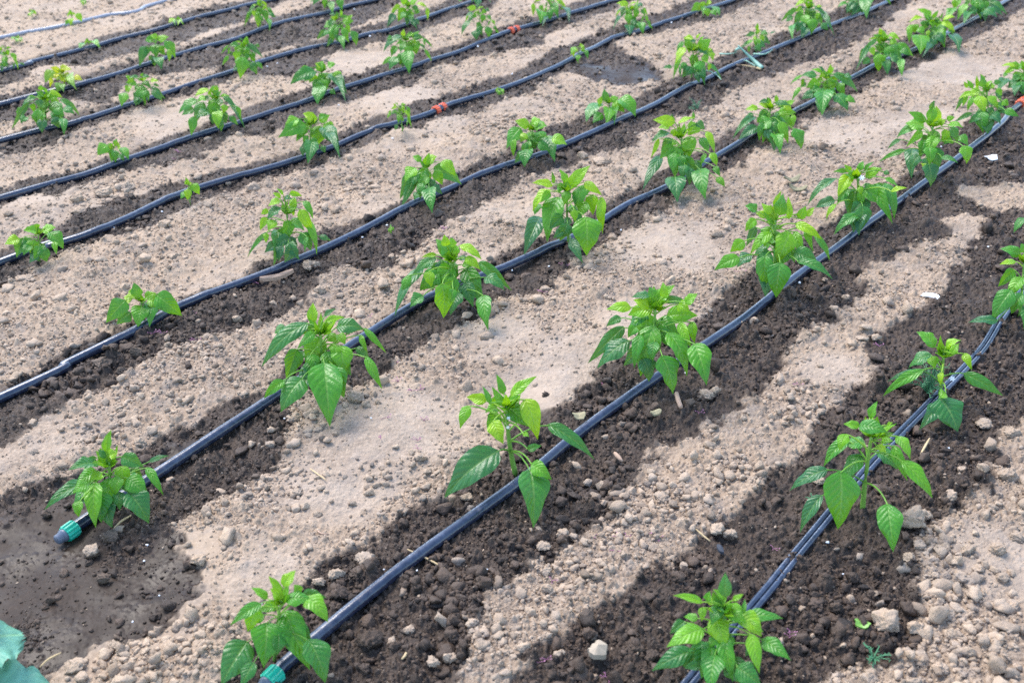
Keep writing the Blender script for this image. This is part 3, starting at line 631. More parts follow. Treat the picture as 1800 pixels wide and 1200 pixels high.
# ------------------------------------------------------------------ pepper plants
# a leaf is: blade base x,y, tip x,y, width, tone (0 old blue green .. 100 yellow green: young leaves, also backlight put into the colour), in units of the enlarged view
PL = {
'2a': ((360,1000,6), (720,960), (810,330), '830,180,960,10,130,90 790,240,670,70,90,85 660,310,490,195,90,75 810,330,690,200,120,90 850,330,1140,340,150,60 760,390,540,450,110,65 590,360,265,590,140,50 540,400,450,660,180,80 650,560,620,1040,330,55 850,440,1110,1060,310,60 1090,740,1270,1200,300,40 450,760,170,1230,330,25 1030,270,1280,300,150,35 1060,290,1300,560,200,75 520,980,380,1260,150,35 1010,240,940,160,100,70'),
'2b': ((770,650,4), (555,742), (480,235), '460,170,410,30,60,60 510,180,695,45,75,88 340,220,200,190,90,97 370,240,310,110,40,50 390,250,440,165,90,80 480,250,640,400,130,55 420,300,350,440,120,60 385,360,460,520,120,95 215,250,155,415,80,75 425,570,45,900,235,14 770,385,1100,630,110,30 610,205,700,490,150,97 640,320,725,300,50,50 645,700,670,1110,225,40 655,660,800,770,110,65 630,560,730,530,60,40 600,450,640,470,40,80 420,270,330,300,90,75'),
'2c': ((1020,490,5.713), (700,965), (760,270), '840,190,830,30,85,85 1060,250,1180,150,100,75 830,210,1100,240,90,25 740,190,690,80,100,50 700,170,515,185,80,20 690,290,530,210,110,97 510,290,260,310,110,92 680,310,485,525,150,40 410,390,260,480,90,30 440,480,75,850,150,30 490,620,170,900,190,18 740,470,605,980,260,65 600,560,540,900,120,55 820,770,930,1160,220,50 880,540,1070,980,190,65 1150,650,1270,1070,240,60 870,370,1180,370,190,70 1000,440,1120,700,110,80 1130,430,1150,650,100,75 850,440,900,590,90,50 690,430,640,530,90,40 560,480,480,590,120,60 980,250,1100,330,130,90'),
'2d': ((1240,330,6), (775,1050), (740,340), '790,290,820,60,140,45 720,190,800,30,60,90 880,330,870,90,80,92 690,280,590,165,80,92 540,250,415,190,100,50 640,310,530,270,90,95 530,330,420,460,110,75 530,410,430,620,90,15 700,470,470,710,120,80 680,600,510,720,80,15 410,560,260,680,130,80 360,740,95,870,150,65 480,700,335,840,130,8 890,470,745,810,210,85 940,460,1040,790,110,75 790,790,745,1160,250,50 650,890,630,1150,170,8 970,780,1340,965,110,35 950,380,1235,550,110,97 990,330,1060,190,100,75 1070,300,1150,205,70,92 1060,420,1140,680,80,70 1150,500,1310,770,80,45 660,370,740,330,90,80 740,430,820,400,60,60'),
'2e': ((1400,270,7.743), (820,900), (830,290), '860,230,910,100,100,60 740,250,650,150,80,85 690,240,490,250,70,60 740,290,560,590,190,97 540,340,150,710,120,14 520,640,250,740,160,8 540,690,405,910,70,92 800,480,700,920,270,40 850,830,510,1110,150,40 1050,420,1310,960,190,60 1200,400,1330,900,150,50 950,400,980,560,90,35 940,310,1170,200,140,80 1190,250,1270,280,70,25 1210,340,1390,470,70,65 1290,520,1510,470,70,97 930,240,1060,110,60,50 860,450,880,560,80,85'),
'2f': ((1540,170,6.923), (650,960), (690,330), '660,150,710,40,70,30 650,300,700,90,130,70 720,330,730,110,110,97 600,310,390,185,110,65 490,360,250,500,110,40 300,520,140,640,60,20 560,420,365,610,100,75 360,650,30,800,70,50 440,630,430,1000,180,12 640,610,650,830,150,60 760,430,590,600,150,60 640,480,540,600,120,30 850,400,800,560,110,92 910,370,990,560,110,30 1010,480,1120,600,110,60 1060,600,1100,820,150,75 940,510,800,600,50,10 790,740,1000,810,70,35 760,330,850,290,100,92 880,350,1060,380,90,75 860,280,960,250,70,75 630,890,540,810,70,92'),
'1a': ((1120,1000,6), (930,1150), (900,400), '930,290,930,30,140,30 940,320,800,210,80,75 690,350,375,275,90,80 740,340,770,230,90,60 760,370,810,290,80,92 1010,330,1125,260,60,85 1120,470,1135,310,50,60 1000,360,1080,500,110,80 880,400,780,590,150,40 690,400,680,550,90,85 900,450,940,600,60,5 1130,510,1540,520,140,50 1160,560,1330,660,120,80 640,520,490,500,90,70 500,550,345,680,130,30 700,630,310,820,210,75 590,860,155,1070,200,25 670,1010,495,1040,100,30 880,680,1010,1190,190,60 820,900,770,1290,240,45 1200,680,1290,1100,150,80 1320,740,1620,960,180,50 1050,1030,1310,1230,240,35 1220,800,1140,920,90,30 830,720,760,830,100,60 1100,480,1000,420,120,70'),
'1b': ((1370,700,4), (590,775), (655,230), '640,140,690,20,60,60 560,190,760,240,110,45 560,200,450,180,70,75 480,290,310,480,100,50 600,310,440,340,90,50 570,390,440,610,110,40 340,500,70,650,100,10 430,510,410,920,230,55 300,680,145,945,110,8 690,380,830,500,110,35 830,265,920,430,80,75 860,440,1075,700,110,70 760,740,800,1080,170,50 760,190,800,170,30,85 800,330,900,580,80,60 720,310,800,300,60,80 680,330,750,380,60,92 470,250,420,370,80,80'),
'1c': ((1540,570,5.713), (645,745), (680,280), '590,230,405,75,120,65 620,290,700,280,70,40 700,230,860,160,90,85 760,300,830,190,80,80 640,260,640,160,80,92 560,310,325,440,130,30 480,455,65,725,110,60 450,460,110,575,60,10 560,320,590,440,110,85 880,290,960,460,90,92 880,490,1275,715,130,40 640,740,820,1080,290,22 620,830,430,1060,170,18 700,690,640,740,110,70 660,480,650,620,60,97'),
'1d': ((1690,370,5.4545), (560,1000), (600,480), '560,430,365,365,110,50 600,400,570,315,80,60 520,490,365,520,60,92 500,560,350,730,120,60 590,640,440,850,120,70 480,760,290,1050,180,45 590,800,480,990,150,40 350,1060,60,1075,85,10 640,900,600,1140,120,40 660,440,860,380,110,60 680,560,900,700,140,50 660,640,820,860,140,60'),
'1e': ((1690,370,5.4545), (790,330), (780,-60), '600,70,500,215,80,35 760,0,640,-60,100,60 800,60,760,260,150,50 840,60,1000,240,140,45 820,-60,900,-180,90,75 780,-80,700,-190,80,80'),
'3a': ((60,740,5.454), (730,880), (720,390), '690,290,740,80,95,75 720,330,800,300,110,92 690,350,610,270,70,30 620,410,330,470,130,30 600,350,480,370,40,40 840,340,1050,440,160,35 1080,440,1240,710,90,60 1100,390,1300,330,50,20 560,590,100,850,130,25 540,600,370,690,110,70 580,590,590,1020,180,75 440,760,430,920,100,70 730,540,690,880,190,65 640,750,690,940,90,10 910,680,1100,980,260,30 840,560,1090,690,200,40 650,500,540,560,120,85 830,430,880,640,150,80 930,450,1040,550,100,30'),
'3b': ((440,525,5.219), (640,850), (640,290), '570,220,575,35,110,88 680,160,790,90,50,15 690,210,870,170,70,88 530,220,105,625,150,25 330,270,220,320,100,35 590,310,430,460,90,60 420,460,330,740,180,50 650,360,520,650,220,65 710,330,810,410,90,75 790,260,1040,280,150,28 1040,270,1250,500,60,60 830,430,860,700,200,75 680,590,730,1170,320,55 480,730,280,1040,230,35 310,750,125,915,110,60 970,450,1090,540,80,30 1060,530,1210,830,90,60 1010,330,1080,500,60,70 800,330,870,420,100,85 790,430,770,540,110,80 520,290,370,360,70,92 690,330,700,200,90,88 500,480,470,560,100,25'),
'3c': ((670,400,6.4875), (820,860), (800,340), '740,210,720,80,110,88 830,220,790,110,80,78 770,330,690,200,140,50 630,310,460,340,60,92 630,340,350,560,110,30 480,450,150,1030,130,25 330,540,240,790,100,60 480,780,330,910,150,40 680,380,720,640,190,30 820,390,780,740,200,50 690,640,710,1030,250,75 540,500,570,680,130,92 900,200,1150,370,110,97 960,340,1130,480,110,92 880,350,1030,385,60,20 960,460,1170,900,230,45 1170,770,1220,1170,180,50 1120,390,1490,720,150,40 1180,570,1410,720,150,35 820,700,780,860,120,60 930,420,1040,440,110,80 860,300,860,200,80,80'),
'3d': ((900,280,6.316), (640,960), (620,340), '600,260,520,110,80,80 640,310,870,70,150,88 460,270,440,130,50,40 450,290,220,265,90,100 430,340,230,580,110,97 420,360,320,480,100,70 500,310,600,330,110,60 620,350,580,510,110,70 800,260,1000,400,100,97 1000,420,1010,830,110,88 900,390,900,620,150,80 770,310,740,560,150,50 840,480,740,660,140,65 520,420,390,920,250,60 310,640,130,1070,220,8 820,640,830,1070,330,65 650,880,790,1160,120,8 310,500,250,620,90,50 690,560,700,690,90,85 690,370,700,530,60,40'),
'3e': ((1110,190,7.06), (650,900), (620,340), '540,180,265,150,140,97 530,170,495,70,40,30 580,190,790,120,60,92 770,140,765,40,40,60 480,220,330,250,90,92 470,310,250,430,100,25 480,370,360,600,140,30 340,380,240,620,60,92 370,590,140,1020,140,12 540,490,540,860,220,65 540,850,570,1170,270,22 740,350,690,660,190,70 820,200,700,340,170,85 800,190,910,260,130,18 930,290,1030,560,90,92 980,560,1060,720,100,85 860,370,950,560,120,45 930,570,860,740,60,60 850,760,920,1140,240,45 1030,730,1100,850,90,50 1060,860,1160,980,90,70 540,400,470,470,130,75 700,740,720,960,120,25 500,270,530,360,80,97'),
'4a': ((0,300,4), (1010,1065), (990,900), '970,890,940,785,80,50 880,910,745,1070,130,50 960,870,900,850,80,97 930,900,870,890,90,97 1000,950,970,1100,130,65 1060,920,1050,1100,100,50 1100,870,1280,1020,150,60 1040,900,1160,990,110,85 920,1000,820,1080,90,40 1020,890,1100,860,60,85'),
'4b': ((420,320,7.74), (740,1000), (650,400), '560,220,460,150,70,92 600,170,510,90,50,85 620,210,730,240,70,8 690,150,860,190,90,88 760,210,750,470,110,88 560,250,400,330,100,92 570,350,385,520,130,22 400,380,300,440,80,92 370,480,290,660,110,92 490,520,400,670,140,85 390,680,115,1030,70,40 520,650,470,1140,200,35 680,520,610,850,170,70 600,870,540,1080,120,12 830,370,1000,700,160,92 900,490,1060,990,110,78 880,260,1010,510,110,60 930,740,900,960,60,50 1090,740,1250,800,80,20 370,690,370,830,80,85'),
'4c': ((0,0,1), (752,352), (750,292), '748,290,755,268,15,80 740,283,725,275,12,70 735,300,703,350,28,35 742,297,745,340,34,55 755,330,760,375,28,45 762,295,812,325,28,45 775,285,800,310,22,85 730,295,712,320,22,80 765,300,778,325,20,80 727,312,705,365,18,30 752,285,768,275,16,92 735,340,728,352,12,40'),
'4d': ((0,0,1), (932,279), (936,226), '930,222,905,213,18,92 935,218,950,210,18,80 940,222,962,222,18,70 915,225,890,262,26,55 937,232,935,262,24,65 945,232,955,252,22,60 962,238,975,285,24,35 970,243,997,255,20,85 930,262,922,294,26,40 905,245,903,275,12,80 950,240,968,262,16,50 925,235,915,250,14,92')}
def parse(key):
    (x0, y0, s), b, t, txt = PL[key]
    f = lambda q: (x0 + q[0]/s, y0 + q[1]/s)
    lv = []
    for w in txt.split():
        a = list(map(float, w.split(','))); lv.append((*f(a[0:2]), *f(a[2:4]), a[4]/s, a[5]/100))
    return f(b), f(t), lv
def remap(key, ext, base, mirror, frac=1., seed=0):
    b, t, lv = parse(key); r = random.Random(seed)
    xs = [q for l in lv for q in (l[0], l[2])]; ys = [q for l in lv for q in (l[1], l[3])]
    X0, X1, Y0, Y1 = min(xs), max(xs), min(ys), max(ys)
    sx = (ext[2]-ext[0])/(X1-X0); sy = (ext[3]-ext[1])/(Y1-Y0)
    def f(x, y, j=0.):
        u = (x-X0)*sx; u = (ext[2]-ext[0]) - u if mirror else u
        return ext[0] + u + r.uniform(-j, j), ext[1] + (y-Y0)*sy + r.uniform(-j, j)
    j = (ext[2]-ext[0])*.02
    out = []
    for l in lv:
        if r.random() > frac: continue
        out.append((*f(l[0], l[1], j), *f(l[2], l[3], j), l[4]*(sx+sy)/2*r.uniform(.9, 1.15), min(1, max(0, l[5]+r.uniform(-.12, .12)))))
    tp = f(*t); return base, (tp[0]*.6+base[0]*.4, tp[1]), out

def leaf_geo(P, B, T, Cn, W, Nn, n, k, crinkle, r, tone, fold, yellow=False, petr=.0013):
    t = np.linspace(0, 1, n+1)[:, None]
    c = (1-t)**2*B + 2*t*(1-t)*Cn + t*t*T
    d = 2*(1-t)*(Cn-B) + 2*t*(T-Cn); d /= np.linalg.norm(d, axis=1)[:, None] + 1e-12
    lat = np.cross(d, Nn); lat /= np.linalg.norm(lat, axis=1)[:, None] + 1e-9
    tw = (r.uniform(-.5, .5)*(t-.3))                                       # blade twists a little
    nn = np.cross(lat, d); lat, nn = lat*np.cos(tw) + nn*np.sin(tw), nn*np.cos(tw) - lat*np.sin(tw)
    tt = t[:, 0]; prof = np.sin(math.pi*np.clip(tt, .004, .996)**.66)**.95*(1.1-.32*tt)
    s = np.linspace(-1, 1, 2*k+1)
    wob = 1 + .06*np.sin(tt*r.uniform(9, 15) + r.uniform(0, 6))
    wob2 = 1 + .06*np.sin(tt*r.uniform(9, 15) + r.uniform(0, 6))
    hw = np.where(s[None, :] < 0, (prof*wob)[:, None], (prof*wob2)[:, None])*W/2
    A = np.abs(s)[None, :]
    zf = A*hw*math.sin(fold) - (A**2)*hw*.28
    ph = tt[:, None]*7.5 - A*1.9
    zf = zf + crinkle*W*(-np.abs((ph % 1) - .5)*1.2 + .3)*np.minimum(A*3, 1)*(1-A**3)*np.minimum(prof*2, 1)[:, None]
    zf = zf + (A**3)*W*.055*np.sin(tt[:, None]*r.uniform(10, 18) + s[None, :]*2 + r.uniform(0, 6))*prof[:, None]
    v = c[:, None, :] + lat[:, None, :]*(s[None, :]*hw*math.cos(fold))[..., None] + nn[:, None, :]*zf[..., None]
    m = 2*k+1; idx = np.arange((n+1)*m).reshape(n+1, m)
    f = [tuple(x) for x in np.stack([idx[:-1, :-1], idx[:-1, 1:], idx[1:, 1:], idx[1:, :-1]], -1).reshape(-1, 4)]
    uv = np.stack([np.broadcast_to((s+1)/2, (n+1, m)), np.broadcast_to(tt[:, None], (n+1, m))], -1).reshape(-1, 2)
    v = v.reshape(-1, 3); tone_ = np.full(len(v), tone)
    # leaf stalk
    if P is not None:
        ln = np.linalg.norm(B-P); c1 = P + (B-P)*.55 + np.array([0, 0, .22*ln])
        ts = np.linspace(0, 1, 6)[:, None]; q = (1-ts)**2*P + 2*ts*(1-ts)*c1 + ts*ts*(B + (Cn-B)*.06)
        vs, fs, _ = tube_geo(q, np.linspace(petr*1.25, petr*.8, 6), 5, False)
        o = len(v); f += [tuple(i+o for i in x) for x in fs]; v = np.concatenate([v, vs]); uv = np.concatenate([uv, np.full((len(vs), 2), .5)]); tone_ = np.concatenate([tone_, np.full(len(vs), min(1, tone*.4+.55))])
    return v, f, uv, tone_

def flower_geo(c, r, V):
    n = norm(V*.6 + np.array([0, 0, .3])); a = norm(np.cross(n, [0, 0, 1.])); b = np.cross(n, a)
    v = [c + n*r*.1]; f = []
    for i in range(6):
        t = i*math.pi/3
        for dt, rr, h in ((-.42, .65, .15), (0, 1.15, .0), (.42, .65, .15)):
            v.append(c + (a*math.cos(t+dt) + b*math.sin(t+dt))*r*rr + n*r*h)
        o = 1+i*3; f += [(0, o, o+1), (0, o+1, o+2)]
    return np.array(v), f

def plant(key, base, top, leaves, label, name='pepper_plant', cat='pepper plant', group='pepper plants along the hoses', mat=None, tone_add=0., flowers=(), seed=0):
    r = random.Random(seed*13+5); rn = np.random.default_rng(seed*7+3)
    B = G(*base); sc = ppm(B); km = 1/sc
    Vc = norm(CAM - (B + np.array([0, 0, .08]))); Vh = norm(np.array([Vc[0], Vc[1], 0])); sinp, cosp = Vc[2], math.hypot(Vc[0], Vc[1])
    Rt = norm(np.cross(np.array([0, 0, 1.]), Vh)); Uv = np.cross(Vc, Rt)
    def on_plane(px, py):
        d = ray(px, py); t = ((B - CAM) @ Vh)/(d @ Vh); return CAM + d*t
    T = on_plane(*top); H = max(T[2]-B[2], .02)
    xs = [q for l in leaves for q in (l[0], l[2])]; wpx = max(xs)-min(xs); Wp = wpx*km
    near = wpx > 66
    root = empty(name, B, label, cat, group)
    # main stem with a slight bow
    ts = np.linspace(0, 1, 9)[:, None]; bow = Rt*r.uniform(-.06, .06)*H
    st = (1-ts)**2*(B-np.array([0, 0, .012])) + 2*ts*(1-ts)*((B+T)/2 + bow) + ts*ts*T
    rad = max(.0016, min(.0042, Wp*.017)); geos = [tube_geo(st - B, np.linspace(rad*1.15, rad*.55, 9), 9)]
    def stem_at(z):
        i = int(np.argmin(np.abs(st[:, 2]-z))); return st[i]
    fol = []
    leaves = list(leaves); n_fill = 0 if key in ('2b', '1b', '1c', '1d', '1e', '4a', 'w') or len(leaves) < 9 else 9 if wpx > 66 else 4
    for _ in range(n_fill):
        q = r.uniform(.0, .7); bx = top[0]*(1-q) + base[0]*q + r.uniform(-.10, .10)*wpx; by = top[1]*(1-q) + base[1]*q
        a = r.uniform(.12, .88)*math.pi if q > .15 else r.uniform(-.4, 1.4)*math.pi; l = wpx*r.uniform(.18, .34)
        leaves.insert(0, (bx + math.cos(a)*.25*l, by + math.sin(a)*.2*l, bx + math.cos(a)*l, by + math.sin(a)*l, l*r.uniform(.42, .6), .80 - q*.9 + r.uniform(-.15, .1)))
    for li, (bx, by, tx, ty, w, tone) in enumerate(leaves):
        tone = min(1., max(0., tone + tone_add))
        p0 = on_plane(bx, by); zrel = p0[2]-B[2]
        zn = H*(.42 + .55*tone) if zrel < H else zrel
        s = (zn - zrel)/max(sinp, .15); s = min(max(s, -.12*Wp), .42*Wp)
        if zrel >= H*.95: s = r.uniform(-.12, .12)*Wp
        P0 = p0 + norm(CAM - p0)*s
        k2 = 1/ppm(P0)
        vec = (Rt*(tx-bx) - Uv*(ty-by))*k2; ln = np.linalg.norm(vec)
        e = r.uniform(-.18, .30); vec = vec + Vc*e*ln
        P1 = P0 + vec
        # keep the traced tip on its line of sight, and above the soil
        d = norm(ray(tx, ty)); P1 = CAM + d*float((P1-CAM) @ d)
        gz = float(h0(P1[0], P1[1]))+.012
        if P1[2] < gz: P1 = P1 - d*((gz-P1[2])/max(-d[2], .1))
        gz0 = float(h0(P0[0], P0[1]))+.02
        if P0[2] < gz0: P0 = P0 + norm(CAM-P0)*((gz0-P0[2])/max(sinp, .15))
        ax = P1-P0; ln = np.linalg.norm(ax); axn = ax/(ln+1e-9)
        side = norm(np.cross(axn, Vc))
        Nn = norm(Vc*.66 + np.array([0, 0, .62]) + side*r.uniform(-.5, .5)); Nn = norm(Nn - axn*(Nn@axn))
        C = (P0+P1)/2 + Nn*ln*r.uniform(.15, .33) + np.array([0, 0, ln*.05])
        A = stem_at(max(B[2]+.15*H, P0[2] - .35*math.hypot(P0[0]-B[0], P0[1]-B[1])))
        # leaves rising from the crown share its node
        n_, k_n = (15, 5) if wpx > 150 else (11, 3) if near else (7, 2)
        geo = leaf_geo(A-B, P0-B, P1-B, C-B, w*k2*1.06/max(.72, math.sqrt(max(0., 1-float(np.cross(axn, Nn) @ Vc)**2))), Nn, n_, k_n, r.choice([.02, .035, .055]), r, tone, r.uniform(.18, .58), petr=max(.0007, rad*.33))
        if near:
            o = mesh_obj('leaf', geo[0], geo[1], mat or M_LEAF, root, attrs={'tone': geo[3]}, uv=geo[2])
        else: fol.append(geo)
    if fol:
        v, f, uv = merge([(a, b, c) for a, b, c, _ in fol]); mesh_obj('foliage', v, f, mat or M_LEAF, root, attrs={'tone': np.concatenate([q[3] for q in fol])}, uv=uv)
    # tender tips and buds at the crown
    bud = []
    for i in range(10 if near else 5):
        a = r.uniform(0, 6.28); q_ = r.uniform(.35, 1.2); tip = T + np.array([math.cos(a)*q_, math.sin(a)*q_, r.uniform(.1, 1.1)])*Wp*.12
        o_ = T - np.array([0, 0, Wp*.03]); c_ = (o_+tip)/2 + np.array([math.cos(a), math.sin(a), 0])*Wp*.02
        bud.append(leaf_geo(None, o_-B, tip-B, c_-B, Wp*r.uniform(.05, .095), norm(np.array([-math.cos(a)*.6, -math.sin(a)*.6, .7])+Vc*.3), 6, 2, .02, r, r.uniform(.6, .95), .3))
    v, f, uv = merge([(a, b, c) for a, b, c, _ in bud]); mesh_obj('shoot_tip', v, f, mat or M_LEAF, root, attrs={'tone': np.concatenate([q[3] for q in bud])}, uv=uv)
    v, f, uv = merge(geos); mesh_obj('stem', v, f, M_STEM, root, uv=uv)
    for fx, fy, fr in flowers:
        p = on_plane(fx, fy); p = p + Vc*.10*Wp
        v, f = flower_geo(p-B, fr*km, Vc); o = mesh_obj('flower', v, f, M_PETAL, root); o['label'] = 'small white pepper blossom'
    return root

TR = [  # traced one by one: key, label, flowers
('2a', 'pepper plant overhanging the green cap at the bottom edge', ()),
('2b', 'upright pepper plant with bare stem showing, centre of the picture bottom half', ((894,735,3.2),(893,751,3.2))),
('2c', 'dense bushy pepper plant right of centre, third on the hose from the bottom green cap', ()),
('2d', 'pepper plant with a blue green leaf low at its left, fourth on the central hose', ()),
('2e', 'pepper plant with one open white blossom at its crown, fifth on the central hose', ((1515,313,5),)),
('2f', 'pepper plant with long narrow leaves reaching left, sixth on the central hose', ()),
('1a', 'pepper plant straddling the twin hose at the bottom edge', ((1284,1131,6),)),
('1b', 'tall pepper plant with exposed stem beside the big pinkish clod', ()),
('1c', 'sparse pepper plant with a white blossom and feathery weed, third on the twin hose', ((1674,665,5),)),
('1d', 'pepper plant cut by the right edge, fourth on the twin hose', ()),
('1e', 'pepper plant almost outside the right edge, only one leaf tip showing', ()),
('3a', 'pepper plant beside the left green cap', ()),
('3b', 'pepper plant with the longest front leaf, second from the left green cap', ()),
('3c', 'pepper plant with a wide skirt of drooping leaves, third from the left green cap', ()),
('3d', 'tall pepper plant with a broad crinkled front leaf, fourth from the left green cap', ()),
('3e', 'tallest two headed pepper plant with pale yellow top leaf, fifth from the left green cap', ()),
('4a', 'low wide young pepper plant on the hose left of the wood chip', ()),
('4b', 'arching dome shaped pepper plant with see-through middle, just above the wood chip', ()),
('4c', 'pepper plant with one big pale front leaf, third on the wood chip hose', ()),
('4d', 'pepper plant behind the two tall ones, fourth on the wood chip hose', ())]
for i, (k, lab, fl) in enumerate(TR):
    b, t, lv = parse(k); plant(k, b, t, lv, lab, flowers=fl, seed=i+1)
FAR = [  # template, box in the photo, foot, mirrored, share of leaves, label
('2d', (1675,128,1790,232), (1740,222), 1, 1, 'pepper plant just left of the orange coupler at the right edge'),
('3d', (1752,104,1845,168), (1796,160), 0, 1, 'pepper plant at the right edge directly above the orange coupler there'),
('2c', (1290,166,1406,271), (1352,246), 0, 1, 'pepper plant right of the tallest two headed plant, sixth from the left green cap'),
('3b', (1388,114,1508,204), (1455,186), 1, 1, 'compact pepper plant, seventh from the left green cap'),
('3c', (1503,50,1607,136), (1556,120), 0, 1, 'pepper plant, eighth from the left green cap, in the upper right'),
('3d', (1598,16,1688,102), (1638,78), 1, 1, 'pepper plant, ninth from the left green cap, in the upper right'),
('2c', (1664,-25,1770,46), (1726,30), 1, 1, 'pepper plant cut by the top edge in the upper right corner'),
('4a', (1030,156,1116,220), (1072,206), 0, 1, 'small open pepper plant with few leaves, fifth on the wood chip hose'),
('4b', (1166,60,1270,152), (1215,140), 1, 1, 'lanky pepper plant right of the water filled hollow'),
('3a', (1298,40,1364,98), (1326,92), 0, .8, 'small pepper plant standing right behind the onion sprout'),
('3c', (1374,-6,1466,72), (1420,56), 1, 1, 'pepper plant by the top edge right of the onion sprout'),
('3b', (1472,-45,1568,34), (1514,20), 0, 1, 'pepper plant cut by the top edge, last on the wood chip hose'),
('4d', (8,396,112,462), (68,460), 1, .6, 'spindly pale pepper plant near the left edge'),
('4a', (313,311,351,352), (334,358), 0, .8, 'tiny yellowish pepper seedling beside the hose with the nearer orange coupler'),
('4c', (490,196,598,286), (540,272), 1, 1, 'pepper plant with big blue green leaves, left of the nearer orange coupler'),
('4b', (672,180,735,232), (708,233), 0, .9, 'small drooping pepper plant just left of the nearer orange coupler'),
('3e', (1076,0,1148,62), (1112,52), 0, 1, 'pepper plant above the water filled hollow'),
('4a', (1214,-2,1266,30), (1242,28), 1, .8, 'small pepper plant at the top edge on the hose with the nearer orange coupler'),
('4a', (172,243,226,285), (198,288), 1, .8, 'small thin pepper plant in the upper left, first on the hose with the far coupler'),
('3c', (314,148,432,240), (382,226), 1, 1, 'large bushy pepper plant in the upper left, second on the hose with the far coupler'),
('4c', (511,107,611,184), (562,166), 1, 1, 'wide leaved pepper plant, third on the hose with the far coupler'),
('3b', (672,51,761,131), (715,118), 0, 1, 'pepper plant, fourth on the hose with the far coupler'),
('3e', (811,8,876,70), (845,66), 0, .9, 'pepper plant just left of the far orange coupler'),
('3d', (937,-12,1001,46), (968,34), 1, .9, 'pepper plant at the top edge just right of the far orange coupler'),
('3c', (20,150,138,238), (80,226), 0, 1, 'large pepper plant in front of the yellow leaved one'),
('2c', (214,126,292,193), (254,184), 1, .85, 'compact pepper plant right of the large one in front of the yellow plant'),
('3b', (389,64,463,139), (428,130), 1, .9, 'pepper plant third along the hose beyond the far coupler'),
('2c', (550,18,627,87), (584,80), 0, .9, 'pepper plant with a full crown, near the top edge left of centre'),
('3d', (679,-4,751,52), (717,46), 0, .9, 'pepper plant fifth along the hose beyond the far coupler, near the top edge'),
('3e', (806,-45,862,14), (836,8), 1, .9, 'pepper plant mostly cut by the top edge above the far coupler plant'),
('4d', (230,62,307,124), (272,116), 1, .85, 'pepper plant right of the yellow leaved plant on the same hose'),
('3c', (430,-4,485,56), (457,48), 0, .9, 'pepper plant near the top edge, third on the yellow plant hose'),
('2c', (545,-40,602,24), (574,14), 0, .9, 'pepper plant cut by the top edge behind the full crowned one'),
('4b', (-22,80,43,130), (12,124), 0, .8, 'pepper plant cut by the left edge in the upper left'),
('4a', (139,66,176,92), (156,88), 0, .8, 'small pale pepper plant on the hose nearest to the grey one'),
('4a', (297,28,324,46), (310,44), 1, .7, 'tiny yellowish plant second on the hose nearest to the grey one')]
for i, (k, ext, base, mir, fr, lab) in enumerate(FAR):
    b, t, lv = remap(k, ext, base, mir, fr, 100+i)
    plant(k, b, t, lv, lab, seed=60+i, tone_add=.28 if 'yellowish' in lab else .10 if (ext[2]-ext[0]) < 60 else .0)
b, t, lv = remap('4d', (80,117,147,163), (114,156), 0, 1, 333)
plant('yel', b, t, lv, 'pepper plant with yellow leaves behind a large green one in the upper left', mat=M_YELLOW, seed=150, tone_add=.1)
WEEDS = [((110,16,144,46), (128,46), 'light green weed on the pale grey hose'), ((138,-6,152,10), (146,9), 'tiny weed at the top edge above the grey hose'),
((46,14,64,30), (56,30), 'faint small weed behind the left end of the grey hose'), ((20,62,40,75), (30,74), 'flat tuft of weed below the grey hose at the left'),
((1003,78,1041,108), (1016,110), 'two leaved seedling at the hose left of the water filled hollow'), ((866,150,886,168), (877,170), 'small forked weed on damp soil right of the nearer orange coupler'),
((683,395,692,410), (687,411), 'tiny green sprout below the hose right of the dome shaped plant')]
for i, (ext, base, lab) in enumerate(WEEDS):
    b, t, lv = remap('4a' if i != 4 else '4d', ext, base, i % 2, .75 if i != 4 else .4, 700+i)
    plant('w', b, t, lv, lab, name='weed', cat='weed', group='small weeds', seed=300+i, tone_add=.25)

# ------------------------------------------------------------------ other growth and litter
def ribbon_tube(name, pts, r, mat, label, cat, group=None, n=6, lift=.0, taper=.5):
    q = np.array([G(x, y, r+lift) if len(pt) == 2 else G(x, y, pt[2]) for pt in pts for x, y in [pt[:2]]]); c = q[0].copy()
    q = smooth_path(list(q-c), .004); m = len(q)
    v, f, uv = tube_geo(q, r*(1 - (1-taper)*np.abs(np.linspace(-1, 1, m))**2), n); o = mesh_obj(name, v, f, mat, loc=c, uv=uv)
    return tag(o, label, cat, group)
ribbon_tube('straw', [(716,965),(750,981),(785,1000)], .0016, M_STRAW, 'pale straw lying under the central hose', 'straw', lift=.004)
ribbon_tube('straw', [(231,905),(214,915),(200,928)], .0016, M_STRAW, 'curved straw below the plant at the left green cap', 'straw', lift=.008)
ribbon_tube('straw', [(1222,928),(1235,940),(1249,951)], .0014, M_STRAW, 'thin straw on the dry strip left of the paired clods', 'straw', lift=.004)
ribbon_tube('straw', [(545,823),(560,834),(573,843)], .0013, M_STRAW, 'thin straw on the dry strip left of the central plant', 'straw', lift=.004)
ribbon_tube('straw', [(70,1172),(85,1158),(108,1146)], .0014, M_STRAW, 'crooked straw on dark soil in the bottom left corner', 'straw', lift=.004)
ribbon_tube('straw', [(1385,362),(1410,355),(1440,345)], .0016, M_STRAW, 'pale straw behind the blossoming plant on the central hose', 'straw', lift=.006)
ribbon_tube('straw', [(1618,798),(1624,788),(1634,770)], .002, M_STRAW, 'short pale stalk right of the tall exposed stem plant', 'straw', lift=.006)
ribbon_tube('stick', [(1189,691),(1192,702),(1197,716)], .0042, M_WOOD, 'short thick stick on dark soil below the dense bushy plant', 'stick', lift=.006, taper=.9)
